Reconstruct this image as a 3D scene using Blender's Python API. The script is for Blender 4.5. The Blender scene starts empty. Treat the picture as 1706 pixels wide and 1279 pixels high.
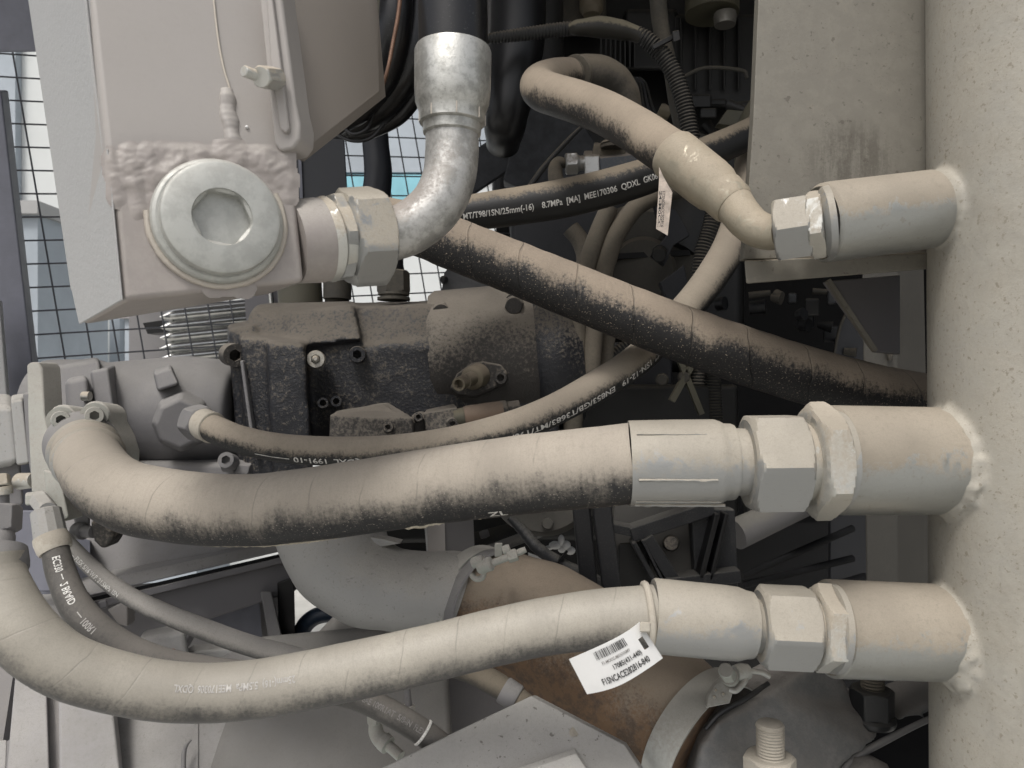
import bpy, math, random
from mathutils import Vector as V, noise
random.seed(7)
R = math.radians
SC = bpy.context.scene
COL = SC.collection
# ---------------------------------------------------------------- camera
F, CX, CY, CH = 1232.0, 853.0, 639.5, 1.5
cam = bpy.data.cameras.new('camera'); cam.lens = 26; cam.sensor_width = 36
cam.clip_start = 0.01; cam.clip_end = 500
co = bpy.data.objects.new('camera', cam); COL.objects.link(co)
co.location = (0, 0, CH); co.rotation_euler = (R(90), 0, 0); SC.camera = co
cam.dof.use_dof = True; cam.dof.focus_distance = .75; cam.dof.aperture_fstop = 15
# ---------------------------------------------------------------- light
SUN_EL, SUN_AZ = 58, 205      # azimuth clockwise from +Y : behind the camera, a little to its left
w = bpy.data.worlds.new('World'); SC.world = w; w.use_nodes = True
nt = w.node_tree; bg = nt.nodes['Background']
sky = nt.nodes.new('ShaderNodeTexSky'); sky.sky_type = 'NISHITA'; sky.sun_disc = False
sky.sun_elevation = R(SUN_EL); sky.sun_rotation = R(SUN_AZ)
sky.air_density = 1.0; sky.dust_density = 6.0; sky.ozone_density = 0.6
hs = nt.nodes.new('ShaderNodeHueSaturation'); hs.inputs['Saturation'].default_value = .38   # hazy, overcast sky: little blue
nt.links.new(sky.outputs[0], hs.inputs['Color']); nt.links.new(hs.outputs[0], bg.inputs[0]); bg.inputs[1].default_value = 0.135
sl = bpy.data.lights.new('sun', 'SUN'); sl.energy = 1.5; sl.angle = R(12); sl.color = (1, .975, .935)
so = bpy.data.objects.new('sun', sl); COL.objects.link(so); so.location = (0, 0, 8)
sd = V((math.sin(R(SUN_AZ))*math.cos(R(SUN_EL)), math.cos(R(SUN_AZ))*math.cos(R(SUN_EL)), math.sin(R(SUN_EL))))
so.rotation_euler = sd.to_track_quat('Z', 'Y').to_euler()
SC.view_settings.view_transform = 'Standard'; SC.view_settings.look = 'None'
SC.view_settings.exposure = 0.20; SC.view_settings.gamma = 1.0
try:
    SC.cycles.max_bounces = 8; SC.cycles.diffuse_bounces = 4; SC.cycles.glossy_bounces = 4
except Exception: pass

def P(x, y, d): return V(((x-CX)/F*d, d, CH-(y-CY)/F*d))
def proj(p): return CX+p.x/p.y*F, CY-(p.z-CH)/p.y*F

# ---------------------------------------------------------------- materials
def newmat(name):
    m = bpy.data.materials.new(name); m.use_nodes = True
    n = m.node_tree; return m, n, n.nodes['Principled BSDF']
def N(n, t, **k):
    x = n.nodes.new(t)
    for a, b in k.items(): setattr(x, a, b)
    return x
def math_(n, op, a, b=None, c=None, clamp=False):
    x = N(n, 'ShaderNodeMath', operation=op); x.use_clamp = clamp
    for i, v in enumerate((a, b, c)):
        if v is None: continue
        if isinstance(v, (int, float)): x.inputs[i].default_value = v
        else: n.links.new(v, x.inputs[i])
    return x.outputs[0]
def noise_(n, vec, scale, detail=3, rough=.55, dist=0):
    x = N(n, 'ShaderNodeTexNoise'); x.inputs['Scale'].default_value = scale
    x.inputs['Detail'].default_value = detail; x.inputs['Roughness'].default_value = rough
    x.inputs['Distortion'].default_value = dist
    n.links.new(vec, x.inputs['Vector']); return x.outputs['Fac']
def sstep(n, v, lo, hi):
    x = N(n, 'ShaderNodeMapRange', interpolation_type='SMOOTHSTEP'); n.links.new(v, x.inputs[0])
    x.inputs[1].default_value = lo; x.inputs[2].default_value = hi; return x.outputs[0]
def mix(n, f, a, b):
    x = N(n, 'ShaderNodeMix', data_type='RGBA')
    if isinstance(f, (int, float)): x.inputs[0].default_value = f
    else: n.links.new(f, x.inputs[0])
    for s, v in ((6, a), (7, b)):
        if isinstance(v, tuple): x.inputs[s].default_value = (*v, 1)
        else: n.links.new(v, x.inputs[s])
    return x.outputs[2]
def fmix(n, f, a, b):
    x = N(n, 'ShaderNodeMix', data_type='FLOAT'); n.links.new(f, x.inputs[0])
    x.inputs[2].default_value = a; x.inputs[3].default_value = b; return x.outputs[0]
DUST = (.41, .355, .295)
DUSTG = (.37, .345, .325)
def dusty(name, under, dust=DUST, lo=-.2, hi=.25, ru=.5, rd=.92, metal=0.0, big=.35, fine=.5, nf=260, nb=35,
          bump=.25, bdist=.0008, specks=0.0, wrap=0.0, wrapdir=1, spots=0.0, spotc=(.12,.085,.055), spotn=110, under2=None, cov=1.0, streak=0.0, grime=0.0, stain=None, smear=0.0, rub=0.0, spotd=.64):
    dust = (dust[0]*.87, dust[1]*.865, dust[2]*.845)
    m, n, b = newmat(name); L = n.links
    g = N(n, 'ShaderNodeNewGeometry'); pos = g.outputs['Position']
    sp = N(n, 'ShaderNodeSeparateXYZ'); L.new(g.outputs['Normal'], sp.inputs[0])
    n1 = noise_(n, pos, nb, 4); n2 = noise_(n, pos, nf, 4, .7); n3 = noise_(n, pos, 9, 3)
    f = math_(n, 'ADD', sp.outputs[2], math_(n, 'MULTIPLY', math_(n, 'SUBTRACT', n1, .5), big*2))
    f = math_(n, 'ADD', f, math_(n, 'MULTIPLY', math_(n, 'SUBTRACT', n2, .5), fine*2))
    if streak:
        mp = N(n, 'ShaderNodeMapping'); mp.inputs['Scale'].default_value = (1, 1, .09); L.new(pos, mp.inputs[0])
        n5 = noise_(n, mp.outputs[0], 300, 4, .7)
        f = math_(n, 'ADD', f, math_(n, 'MULTIPLY', math_(n, 'SUBTRACT', n5, .5), streak*2))
    tone = None
    if smear:   # wiped and trickled dust, running round the hose
        uvs = N(n, 'ShaderNodeUVMap'); ms = N(n, 'ShaderNodeMapping'); ms.inputs['Scale'].default_value = (330, 7, 1); L.new(uvs.outputs[0], ms.inputs[0])
        s1 = noise_(n, ms.outputs[0], 1.0, 4, .65)
        ms2 = N(n, 'ShaderNodeMapping'); ms2.inputs['Scale'].default_value = (34, 2.5, 1); L.new(uvs.outputs[0], ms2.inputs[0])
        s2 = noise_(n, ms2.outputs[0], 1.0, 3, .6)
        f = math_(n, 'ADD', f, math_(n, 'MULTIPLY', math_(n, 'SUBTRACT', s1, .5), smear*1.6))
        f = math_(n, 'ADD', f, math_(n, 'MULTIPLY', math_(n, 'SUBTRACT', s2, .5), smear*2.2))
        tone = s1
    if rub:     # patches rubbed bare by hands and spanners
        r1 = sstep(n, noise_(n, pos, 42, 5, .75, .6), .50, .66)
        f = math_(n, 'SUBTRACT', f, math_(n, 'MULTIPLY', r1, rub))
    f = math_(n, 'MULTIPLY', sstep(n, f, lo, hi), cov)
    d2 = tuple(c*.80 for c in dust); d3 = tuple(min(1, c*1.12) for c in dust)
    dc = mix(n, sstep(n, n3, .3, .7), d2, d3)
    dc = mix(n, math_(n, 'MULTIPLY', sstep(n, n2, .5, .75), .35), dc, tuple(c*.72 for c in dust))
    n6 = noise_(n, pos, 900, 3, .8); n7 = noise_(n, pos, 130, 4, .7)
    dc = mix(n, math_(n, 'MULTIPLY', sstep(n, n6, .40, .68), .30), dc, tuple(c*.62 for c in dust))
    dc = mix(n, math_(n, 'MULTIPLY', sstep(n, n7, .52, .72), .28), dc, tuple(c*.70 for c in dust))
    if tone is not None: dc = mix(n, math_(n, 'MULTIPLY', sstep(n, tone, .45, .75), .25), dc, tuple(c*.66 for c in dust))
    uc = under
    if under2: uc = mix(n, sstep(n, noise_(n, pos, 70, 5, .7), .42, .62), under, under2)
    if specks:
        s = sstep(n, noise_(n, pos, 620, 2, .5), .64, .72)
        uc = mix(n, math_(n, 'MULTIPLY', s, specks), uc, tuple(min(1, c*1.2) for c in dust))
    c = mix(n, f, uc, dc)
    if spots:
        s = sstep(n, noise_(n, pos, spotn, 3, .6), spotd, spotd+.06)
        c = mix(n, math_(n, 'MULTIPLY', s, spots), c, spotc)
    if grime:   # fine irregular pits and dirt specks
        s = sstep(n, noise_(n, pos, 420, 4, .8), .57, .70); s2 = sstep(n, noise_(n, pos, 26, 3, .6), .35, .62)
        c = mix(n, math_(n, 'MULTIPLY', math_(n, 'MULTIPLY', s, s2), grime), c, spotc)
    if stain:   # oily runs below a point: (x, y, z, width, length)
        mp = N(n, 'ShaderNodeMapping'); mp.inputs['Location'].default_value = (-stain[0]/stain[3], 0, -stain[2]/stain[4]); mp.inputs['Scale'].default_value = (1/stain[3], 0, 1/stain[4]); L.new(pos, mp.inputs[0])
        ln_ = N(n, 'ShaderNodeVectorMath', operation='LENGTH'); L.new(mp.outputs[0], ln_.inputs[0])
        ms = N(n, 'ShaderNodeMapping'); ms.inputs['Scale'].default_value = (1, 1, .12); L.new(pos, ms.inputs[0])
        st = math_(n, 'MULTIPLY', math_(n, 'SUBTRACT', 1.0, sstep(n, ln_.outputs['Value'], .35, 1.0)), sstep(n, math_(n, 'ADD', math_(n, 'MULTIPLY', noise_(n, ms.outputs[0], 90, 4, .7), .7), math_(n, 'MULTIPLY', noise_(n, pos, 380, 3, .7), .3)), .40, .58))
        c = mix(n, math_(n, 'MULTIPLY', st, .6), c, (.055, .047, .036))
    h = math_(n, 'ADD', math_(n, 'MULTIPLY', n2, .7), math_(n, 'MULTIPLY', n1, .5))
    if wrap:
        uv = N(n, 'ShaderNodeUVMap'); su = N(n, 'ShaderNodeSeparateXYZ'); L.new(uv.outputs[0], su.inputs[0])
        wob = math_(n, 'MULTIPLY', math_(n, 'SUBTRACT', n3, .5), .6)
        ph = math_(n, 'FRACT', math_(n, 'ADD', math_(n, 'ADD', math_(n, 'DIVIDE', su.outputs[0], wrap), math_(n, 'MULTIPLY', su.outputs[1], wrapdir)), wob))
        dd = math_(n, 'ABSOLUTE', math_(n, 'SUBTRACT', ph, .5))
        ln = math_(n, 'SUBTRACT', 1.0, sstep(n, dd, .004, .018))
        c = mix(n, math_(n, 'MULTIPLY', ln, math_(n, 'MULTIPLY', sstep(n, n1, .42, .62), .38)), c, (.12, .11, .10))
        h = math_(n, 'SUBTRACT', h, math_(n, 'MULTIPLY', ln, .8))
        # each turn of the wrapping cloth leaves a slightly raised lap
        h = math_(n, 'ADD', h, math_(n, 'MULTIPLY', ph, .5))
    L.new(c, b.inputs['Base Color'])
    L.new(fmix(n, f, ru, rd), b.inputs['Roughness'])
    if metal: L.new(fmix(n, f, metal, 0.0), b.inputs['Metallic'])
    bp = N(n, 'ShaderNodeBump'); bp.inputs['Strength'].default_value = bump; bp.inputs['Distance'].default_value = bdist
    L.new(h, bp.inputs['Height']); L.new(bp.outputs[0], b.inputs['Normal'])
    return m
def plain(name, col, rough=.6, metal=0, var=.25, scale=40, bump=.1):
    m, n, b = newmat(name); L = n.links
    g = N(n, 'ShaderNodeNewGeometry'); pos = g.outputs['Position']
    n1 = noise_(n, pos, scale, 5, .65)
    c = mix(n, sstep(n, n1, .3, .7), tuple(x*(1-var) for x in col), tuple(min(1, x*(1+var)) for x in col))
    L.new(c, b.inputs['Base Color']); b.inputs['Roughness'].default_value = rough; b.inputs['Metallic'].default_value = metal
    bp = N(n, 'ShaderNodeBump'); bp.inputs['Strength'].default_value = bump; bp.inputs['Distance'].default_value = .001
    L.new(noise_(n, pos, scale*8, 3), bp.inputs['Height']); L.new(bp.outputs[0], b.inputs['Normal'])
    return m

M = {}
M['hoseB'] = dusty('rubber_big_hose', (.010,.011,.013), lo=-.72, hi=.18, smear=.35, big=.35, fine=.42, dust=(.395,.355,.305), specks=.6, wrap=.046, nf=330)
M['hoseC'] = dusty('rubber_bottom_hose', (.05,.048,.047), dust=(.375,.350,.305), lo=-.85, hi=.2, smear=.3, big=.4, fine=.45, wrap=.040, wrapdir=1, ru=.45, rd=.6, nf=330)
M['hoseE'] = dusty('rubber_diagonal_hose', (.010,.010,.011), dust=(.36,.30,.24), lo=-.22, hi=.38, smear=.25, big=.3, fine=.6, specks=.9, wrap=.06, wrapdir=-1, bump=.9, bdist=.0015, nf=300, streak=.25)
M['hoseD'] = dusty('rubber_looping_hose', (.014,.012,.011), dust=(.34,.285,.225), lo=-.5, hi=.12, smear=.3, big=.35, fine=.5, specks=.4, nf=320, streak=.3)
M['hoseG'] = dusty('rubber_printed_hose', (.012,.012,.012), dust=(.28,.235,.18), lo=.2, hi=.6, smear=.25, big=.25, fine=.35, nf=300)
M['hoseH'] = dusty('rubber_thin_printed_hose', (.012,.013,.014), dust=(.38,.33,.27), lo=-.4, hi=.2, smear=.3, big=.3, fine=.45, specks=.5, nf=300)
M['hosegrey'] = dusty('rubber_grey_hose', (.06,.06,.06), dust=(.42,.40,.38), lo=-.7, hi=.3, big=.3, fine=.4)
M['braid'] = dusty('rubber_dark_grey_hose', (.045,.043,.04), dust=(.20,.185,.17), lo=-.3, hi=.95, big=.5, fine=.7, specks=.3)
M['hosedim'] = dusty('rubber_dusty_brown_hose', (.03,.028,.024), dust=(.21,.18,.14), lo=-.7, hi=.5, big=.3, fine=.4)
M['black'] = dusty('black_rubber', (.008,.008,.009), dust=(.10,.095,.085), lo=.3, hi=1.6, ru=.35, big=.2, fine=.4, bump=.1)
M['blackgloss'] = dusty('black_rubber_clean', (.006,.006,.007), dust=(.12,.12,.12), lo=.9, hi=2.4, ru=.28, big=.2, fine=.9, bump=.1, specks=.25)
M['zinc'] = dusty('zinc_dusty', (.50,.50,.47), dust=(.43,.385,.32), lo=-.35, hi=.35, ru=.38, rd=.75, metal=.7, big=.35, fine=.45, bump=.35, spots=.25, spotn=160, spotc=(.26,.23,.18), grime=.35, rub=.6)
M['zincB'] = dusty('zinc_painted_dusty', (.30,.305,.30), dust=(.375,.345,.295), lo=-.30, hi=.22, ru=.36, rd=.62, metal=.5, big=.4, fine=.45, bump=.45, grime=.4, rub=.55, nb=16, spotc=(.2,.18,.14))
M['chrome'] = dusty('zinc_bare', (.50,.50,.475), dust=(.36,.335,.29), lo=.1, hi=1.4, ru=.42, rd=.7, metal=.7, big=.6, fine=.7, bump=.35, under2=(.33,.33,.31), nf=420, grime=.6, spotc=(.12,.11,.09))
M['elbow'] = dusty('zinc_elbow', (.46,.455,.44), dust=(.36,.325,.30), lo=-.1, hi=.75, ru=.46, rd=.8, metal=.65, big=.3, fine=.6, bump=.4, under2=(.30,.30,.285), nf=420, grime=.5, spotc=(.16,.15,.13))
M['dzinc'] = dusty('zinc_elbow_beige', (.36,.325,.255), dust=(.36,.31,.24), lo=-.4, hi=.2, ru=.45, rd=.7, metal=.55, big=.4, fine=.6, bump=.55, grime=.4, rub=.7, spotc=(.12,.095,.06))
M['pipe'] = dusty('beige_pipe_paint', (.335,.32,.28), dust=(.385,.36,.31), lo=-.6, hi=.6, ru=.5, rd=.65, big=.8, fine=.5, bump=.5, bdist=.0012, spots=.75, spotn=240, spotc=(.21,.185,.145), nf=190, under2=(.31,.30,.27), grime=1.0, spotd=.61)
M['stub'] = dusty('stub_paint', (.32,.325,.31), dust=(.345,.305,.25), lo=-.25, hi=.12, ru=.33, rd=.7, metal=.6, big=.25, fine=.4, bump=.45, spots=.35, spotn=150, spotc=(.2,.18,.14), grime=.4, rub=.35)
M['plate'] = dusty('olive_plate_paint', (.15,.14,.118), dust=(.33,.29,.23), lo=.1, hi=.9, ru=.55, big=.5, fine=.6, bump=.4, spots=.5, spotn=150, spotc=(.05,.04,.03), under2=(.165,.155,.13), rub=.3, grime=.5, stain=(P(1420,250,.66).x, 0, P(1420,262,.66).z, .05, .045))
M['tank'] = dusty('mauve_grey_paint', (.31,.29,.275), dust=(.37,.35,.325), lo=-.1, hi=1.0, ru=.5, rd=.75, big=.2, fine=.15, bump=.15)
M['tankside'] = dusty('light_grey_paint_lit_face', (.33,.33,.328), dust=(.40,.39,.375), lo=-.2, hi=1.2, ru=.5, rd=.75, big=.3, fine=.35, bump=.6, bdist=.0015)  # paler than the block paint; on the block end it stands for light
M['block'] = dusty('mauve_block_paint', (.30,.272,.256), dust=(.38,.355,.33), lo=-.1, hi=.8, ru=.42, rd=.7, big=.35, fine=.15, bump=.25, under2=(.33,.30,.28))
M['panel'] = dusty('taupe_panel_paint', (.235,.21,.185), dust=(.3,.28,.25), lo=.2, hi=1.2, ru=.6, big=.3, fine=.2, bump=.2)
M['plug'] = dusty('plug_steel', (.43,.435,.41), dust=(.42,.41,.38), lo=-.1, hi=1.1, ru=.45, rd=.6, metal=.35, big=.4, fine=.4, bump=.2, under2=(.36,.365,.345), grime=.2, spotc=(.22,.21,.18))
M['chassis'] = dusty('chassis_grey', (.27,.262,.266), dust=(.33,.32,.312), lo=-.1, hi=.8, ru=.6, big=.35, fine=.25, bump=.25, spots=.3, spotn=160, spotc=(.12,.11,.10))
M['chassisd'] = dusty('chassis_dim_grey', (.165,.16,.168), dust=(.30,.285,.275), lo=.1, hi=.9, ru=.6, big=.2, fine=.2)
M['bluegrey'] = plain('blue_grey_paint', (.17,.175,.21), .55, var=.12, scale=12)
M['cast'] = dusty('cast_black', (.014,.015,.019), dust=(.165,.146,.124), lo=-.02, hi=.55, ru=.42, big=.5, fine=1.25, nf=250, nb=14, bump=1.0, bdist=.002)
M['castdust'] = dusty('cast_dusty', (.03,.027,.025), dust=(.23,.205,.175), lo=-.12, hi=.5, ru=.55, big=.35, fine=.9, nf=250, nb=18, bump=1.0, bdist=.0016)
M['castgrey'] = dusty('cast_light_grey', (.15,.147,.152), dust=(.27,.262,.258), lo=-.2, hi=.8, ru=.55, big=.3, fine=.3, bump=.35)
M['flange'] = dusty('flange_dusty', (.33,.35,.32), dust=(.42,.405,.375), lo=-.5, hi=.4, ru=.5, big=.25, fine=.3, bump=.4)
M['alu'] = dusty('cast_aluminium', (.31,.31,.305), dust=(.41,.395,.37), lo=-.2, hi=.7, ru=.5, rd=.85, metal=.15, big=.35, fine=.4, bump=.6, spots=.4, spotn=190, spotc=(.12,.11,.10), grime=.5)
M['brown'] = dusty('rust_brown_rubber', (.13,.078,.042), dust=(.25,.205,.16), lo=-.1, hi=.6, ru=.75, big=.6, fine=.6, bump=.6, nb=18, under2=(.07,.047,.032), nf=420)
M['clamp'] = dusty('clamp_band_steel', (.45,.46,.44), dust=(.38,.365,.33), lo=-.3, hi=.7, ru=.4, rd=.8, metal=.45, big=.3, fine=.5, bump=.4)
M['arm'] = dusty('cast_arm_grey', (.13,.133,.133), dust=(.25,.235,.22), lo=.0, hi=.9, ru=.6, big=.35, fine=.4, bump=.6, bdist=.0015, under2=(.17,.168,.165), nb=20)
M['pale'] = dusty('pale_grey_speckled', (.33,.32,.31), dust=(.40,.39,.375), lo=-.2, hi=.8, ru=.7, big=.3, fine=.3, bump=.3, spots=.8, spotn=170, spotc=(.12,.11,.10), grime=.15)
M['eng'] = dusty('engine_black', (.014,.014,.014), dust=(.075,.068,.055), lo=.0, hi=1.0, ru=.5, big=.4, fine=.5, bump=.4)
M['engd'] = dusty('engine_dusty', (.05,.046,.038), dust=(.16,.14,.11), lo=-.2, hi=.7, ru=.6, big=.4, fine=.5)
M['engo'] = dusty('olive_engine_paint', (.10,.095,.07), dust=(.19,.17,.125), lo=-.2, hi=.7, ru=.5, big=.3, fine=.3)
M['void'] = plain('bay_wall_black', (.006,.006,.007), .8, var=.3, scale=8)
M['conduit'] = dusty('corrugated_plastic', (.02,.02,.02), dust=(.20,.175,.14), lo=-.1, hi=.9, ru=.5, big=.2, fine=.3)
M['blackdusty'] = dusty('black_plastic_dusty', (.02,.021,.024), dust=(.14,.135,.125), lo=-.1, hi=1.1, ru=.5, big=.4, fine=.9, nf=500, specks=.3)
M['wire'] = plain('mesh_wire_paint', (.13,.135,.15), .5, var=.15)
M['muffler'] = plain('heat_shield_steel', (.62,.62,.60), .22, metal=1, var=.1)
M['print'] = plain('white_print', (.62,.61,.58), .7, var=.3, scale=500, bump=0)
M['printfaint'] = plain('worn_print', (.385,.37,.35), .7, var=.2, scale=400, bump=0)
M['printgrey'] = plain('grey_print', (.20,.19,.18), .7, var=.3, scale=400, bump=0)
M['ink'] = plain('black_ink', (.03,.03,.03), .7, var=.2, bump=0)
M['tag'] = plain('white_tag_plastic', (.66,.66,.65), .5, var=.05, scale=30, bump=.05)
M['tagold'] = plain('dirty_tag_plastic', (.42,.36,.31), .6, var=.3, scale=120, bump=.05)
M['tie'] = dusty('nylon_tie', (.45,.42,.36), dust=(.46,.42,.36), lo=-.3, hi=.5, ru=.5, bump=.1)
M['weld'] = dusty('weld_metal', (.44,.40,.35), dust=(.48,.44,.38), lo=-.3, hi=.6, ru=.4, rd=.6, metal=.1, big=.3, fine=.4, bump=.6, bdist=.001)
M['blue'] = plain('blue_hose_rubber', (.028,.045,.075), .4, var=.15)
M['ground'] = plain('pale_yard_concrete', (.40,.395,.37), .9, var=.12, scale=3)
M['whitewall'] = plain('white_wall_paint', (.60,.62,.615), .8, var=.04, scale=1.2)
M['cyan'] = plain('cyan_sheet_paint', (.22,.48,.56), .6, var=.08, scale=3)
M['greysheet'] = plain('grey_sheet_paint', (.34,.38,.42), .7, var=.12, scale=1.5)
M['skycloud'] = None

# ---------------------------------------------------------------- paths
class Path:
    def __init__(s, pts, step=None, sub=12):
        q = [(P(a[0], a[1], a[2]), a[3]*a[2]/F) for a in pts]
        q = [(q[0][0]*2-q[1][0], q[0][1])]+q+[(q[-1][0]*2-q[-2][0], q[-1][1])]
        o = []
        for i in range(1, len(q)-2):
            for k in range(sub):
                t = k/sub; p0, p1, p2, p3 = (q[i-1][0], q[i][0], q[i+1][0], q[i+2][0])
                p = .5*((2*p1)+(p2-p0)*t+(2*p0-5*p1+4*p2-p3)*t*t+(3*p1-3*p2+p3-p0)*t**3)
                tt = t*t*(3-2*t)
                o.append((p, q[i][1]*(1-tt)+q[i+1][1]*tt))
        o.append((q[-2][0], q[-2][1]))
        s.set(o)
        if step:
            n = max(2, int(s.L/step)); s.set([s.at(s.L*i/n)[::2] for i in range(n+1)])
    def set(s, o):
        s.p = o; s.s = [0]
        for i in range(1, len(o)): s.s.append(s.s[-1]+(o[i][0]-o[i-1][0]).length)
        s.L = s.s[-1]
    def at(s, u):
        u = min(max(u, 0), s.L); lo = 0; hi = len(s.s)-1
        while hi-lo > 1:
            m = (lo+hi)//2
            if s.s[m] <= u: lo = m
            else: hi = m
        t = (u-s.s[lo])/max(1e-9, s.s[hi]-s.s[lo])
        a, b = s.p[lo], s.p[hi]
        return a[0].lerp(b[0], t), s.tan(lo).lerp(s.tan(hi), t).normalized(), a[1]*(1-t)+b[1]*t
    def tan(s, i):
        a = s.p[max(0, i-1)][0]; b = s.p[min(len(s.p)-1, i+1)][0]; return (b-a).normalized()
    def find(s, v, k=0):
        best = min(range(len(s.p)), key=lambda i: abs(proj(s.p[i][0])[k]-v)); return s.s[best]

# ---------------------------------------------------------------- geometry
class G:
    def __init__(s): s.v = []; s.f = []; s.uv = []
    def face(s, idx, uv=None): s.f.append(tuple(idx)); s.uv.append(uv)
    def tube(s, path, seg=28, cap=True, mod=None):
        n0 = None; base = len(s.v); n = len(path.p)
        for i, (p, r) in enumerate(path.p):
            T = path.tan(i)
            if n0 is None:
                n0 = V((0, 0, 1)) if abs(T.z) < .9 else V((0, -1, 0))
            n0 = (n0-T*n0.dot(T)).normalized(); B = T.cross(n0)
            for k in range(seg):
                a = 2*math.pi*k/seg; rr = r*(mod(path.s[i], a) if mod else 1)
                s.v.append(p+(n0*math.cos(a)+B*math.sin(a))*rr)
        for i in range(n-1):
            for k in range(seg):
                k2 = (k+1) % seg; a = base+i*seg
                u0, u1 = path.s[i], path.s[i+1]; v0, v1 = k/seg, (k+1)/seg
                s.face((a+k, a+k2, a+seg+k2, a+seg+k), ((u0, v0), (u0, v1), (u1, v1), (u1, v0)))
        if cap:
            s.face(tuple(base+k for k in reversed(range(seg)))); s.face(tuple(base+(n-1)*seg+k for k in range(seg)))
        return s
    def rev(s, A, B, prof, seg=48, key=None, rot=0.0, cap=True):
        """revolved profile from pixel point A to B (x,y,depth). prof: (t, r_px[, flat_px]) with t a fraction
        or, with key 'x'/'y', a pixel coordinate; flat_px turns the ring into a hexagon limited to radius r_px"""
        a, b = P(*A), P(*B); ax = b-a; ln = ax.length; T = ax.normalized()
        up = V((0, 0, 1)) if abs(T.z) < .8 else V((0, -1, 0))
        n0 = (up-T*up.dot(T)).normalized(); Bn = T.cross(n0); base = len(s.v)
        for q in prof:
            t = q[0]
            if key == 'x': t = (t-A[0])/(B[0]-A[0])
            if key == 'y': t = (t-A[1])/(B[1]-A[1])
            c = a+ax*t; d = A[2]+(B[2]-A[2])*t
            for k in range(seg):
                an = 2*math.pi*k/seg; r = q[1]*d/F
                if len(q) > 2 and q[2]:
                    h = ((an+rot) % (math.pi/3))-math.pi/6; r = min(r, q[2]*d/F/math.cos(h))
                s.v.append(c+(n0*math.cos(an)+Bn*math.sin(an))*r)
        for i in range(len(prof)-1):
            for k in range(seg):
                k2 = (k+1) % seg; o = base+i*seg
                s.face((o+k, o+k2, o+seg+k2, o+seg+k), ((i*.01, k/seg), (i*.01, (k+1)/seg), (i*.01+.01, (k+1)/seg), (i*.01+.01, k/seg)))
        if cap:
            s.face(tuple(base+k for k in reversed(range(seg)))); o = base+(len(prof)-1)*seg; s.face(tuple(o+k for k in range(seg)))
        return s
    def nut(s, A, B, flat, rot=0.0, ch=.16, bore=.72):
        rc = flat/math.cos(math.pi/6); pr = [(0, flat*bore, flat)]
        for i in range(5): pr.append((ch*i/4, flat*.93+(rc*1.001-flat*.93)*math.sin(math.pi/2*i/4), flat))
        for i in range(5): pr.append((1-ch*(4-i)/4, flat*.93+(rc*1.001-flat*.93)*math.sin(math.pi/2*(4-i)/4), flat))
        pr.append((1, flat*bore, flat))
        return s.rev(A, B, pr, seg=72, rot=rot)
    def quadbox(s, c):
        """c: eight world points, front TL TR BR BL then back TL TR BR BL"""
        b = len(s.v); s.v += c
        for f in ((0, 3, 2, 1), (4, 5, 6, 7), (0, 1, 5, 4), (3, 7, 6, 2), (0, 4, 7, 3), (1, 2, 6, 5)): s.face(tuple(b+i for i in f))
        return s
    def box8(s, *c): return s.quadbox([P(*q) for q in c])
    def prism(s, pts, off):
        q = [P(*a) if not isinstance(a, V) else a for a in pts]; n = len(q); b = len(s.v)
        off = V(off); s.v += q; s.v += [a+off for a in q]
        s.face(range(b, b+n)); s.face(reversed(range(b+n, b+2*n)))
        for i in range(n):
            j = (i+1) % n; s.face((b+i, b+n+i, b+n+j, b+j))
        return s
    def bar(s, A, B, wpx, t, off=None):
        """flat bar between two pixel points, wpx wide in the picture plane, t metres thick"""
        a, b = P(*A), P(*B); T = (b-a).normalized(); S = T.cross(V((0, -1, 0))).normalized()
        wa, wb = wpx*A[2]/F/2, wpx*B[2]/F/2; o = V(off) if off else V((0, t, 0))
        return s.quadbox([a-S*wa, b-S*wb, b+S*wb, a+S*wa, a-S*wa+o, b-S*wb+o, b+S*wb+o, a+S*wa+o])
    def cyl(s, a, b, r, seg=10, cap=True):
        T = (b-a).normalized(); up = V((0, 0, 1)) if abs(T.z) < .8 else V((0, 1, 0))
        n0 = (up-T*up.dot(T)).normalized(); B = T.cross(n0); o = len(s.v)
        for c in (a, b):
            for k in range(seg):
                an = 2*math.pi*k/seg; s.v.append(c+(n0*math.cos(an)+B*math.sin(an))*r)
        for k in range(seg): s.face((o+k, o+(k+1) % seg, o+seg+(k+1) % seg, o+seg+k))
        if cap: s.face(tuple(o+k for k in reversed(range(seg)))); s.face(tuple(o+seg+k for k in range(seg)))
        return s
    def ball(s, c, r, sq=(1, 1, 1), seg=16):
        o = len(s.v); n = seg//2
        for i in range(n+1):
            for k in range(seg):
                a = math.pi*i/n; e = 2*math.pi*k/seg
                s.v.append(c+V((r*sq[0]*math.sin(a)*math.cos(e), r*sq[1]*math.sin(a)*math.sin(e), r*sq[2]*math.cos(a))))
        for i in range(n):
            for k in range(seg):
                k2 = (k+1) % seg; s.face((o+i*seg+k, o+(i+1)*seg+k, o+(i+1)*seg+k2, o+i*seg+k2))
        return s
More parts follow.
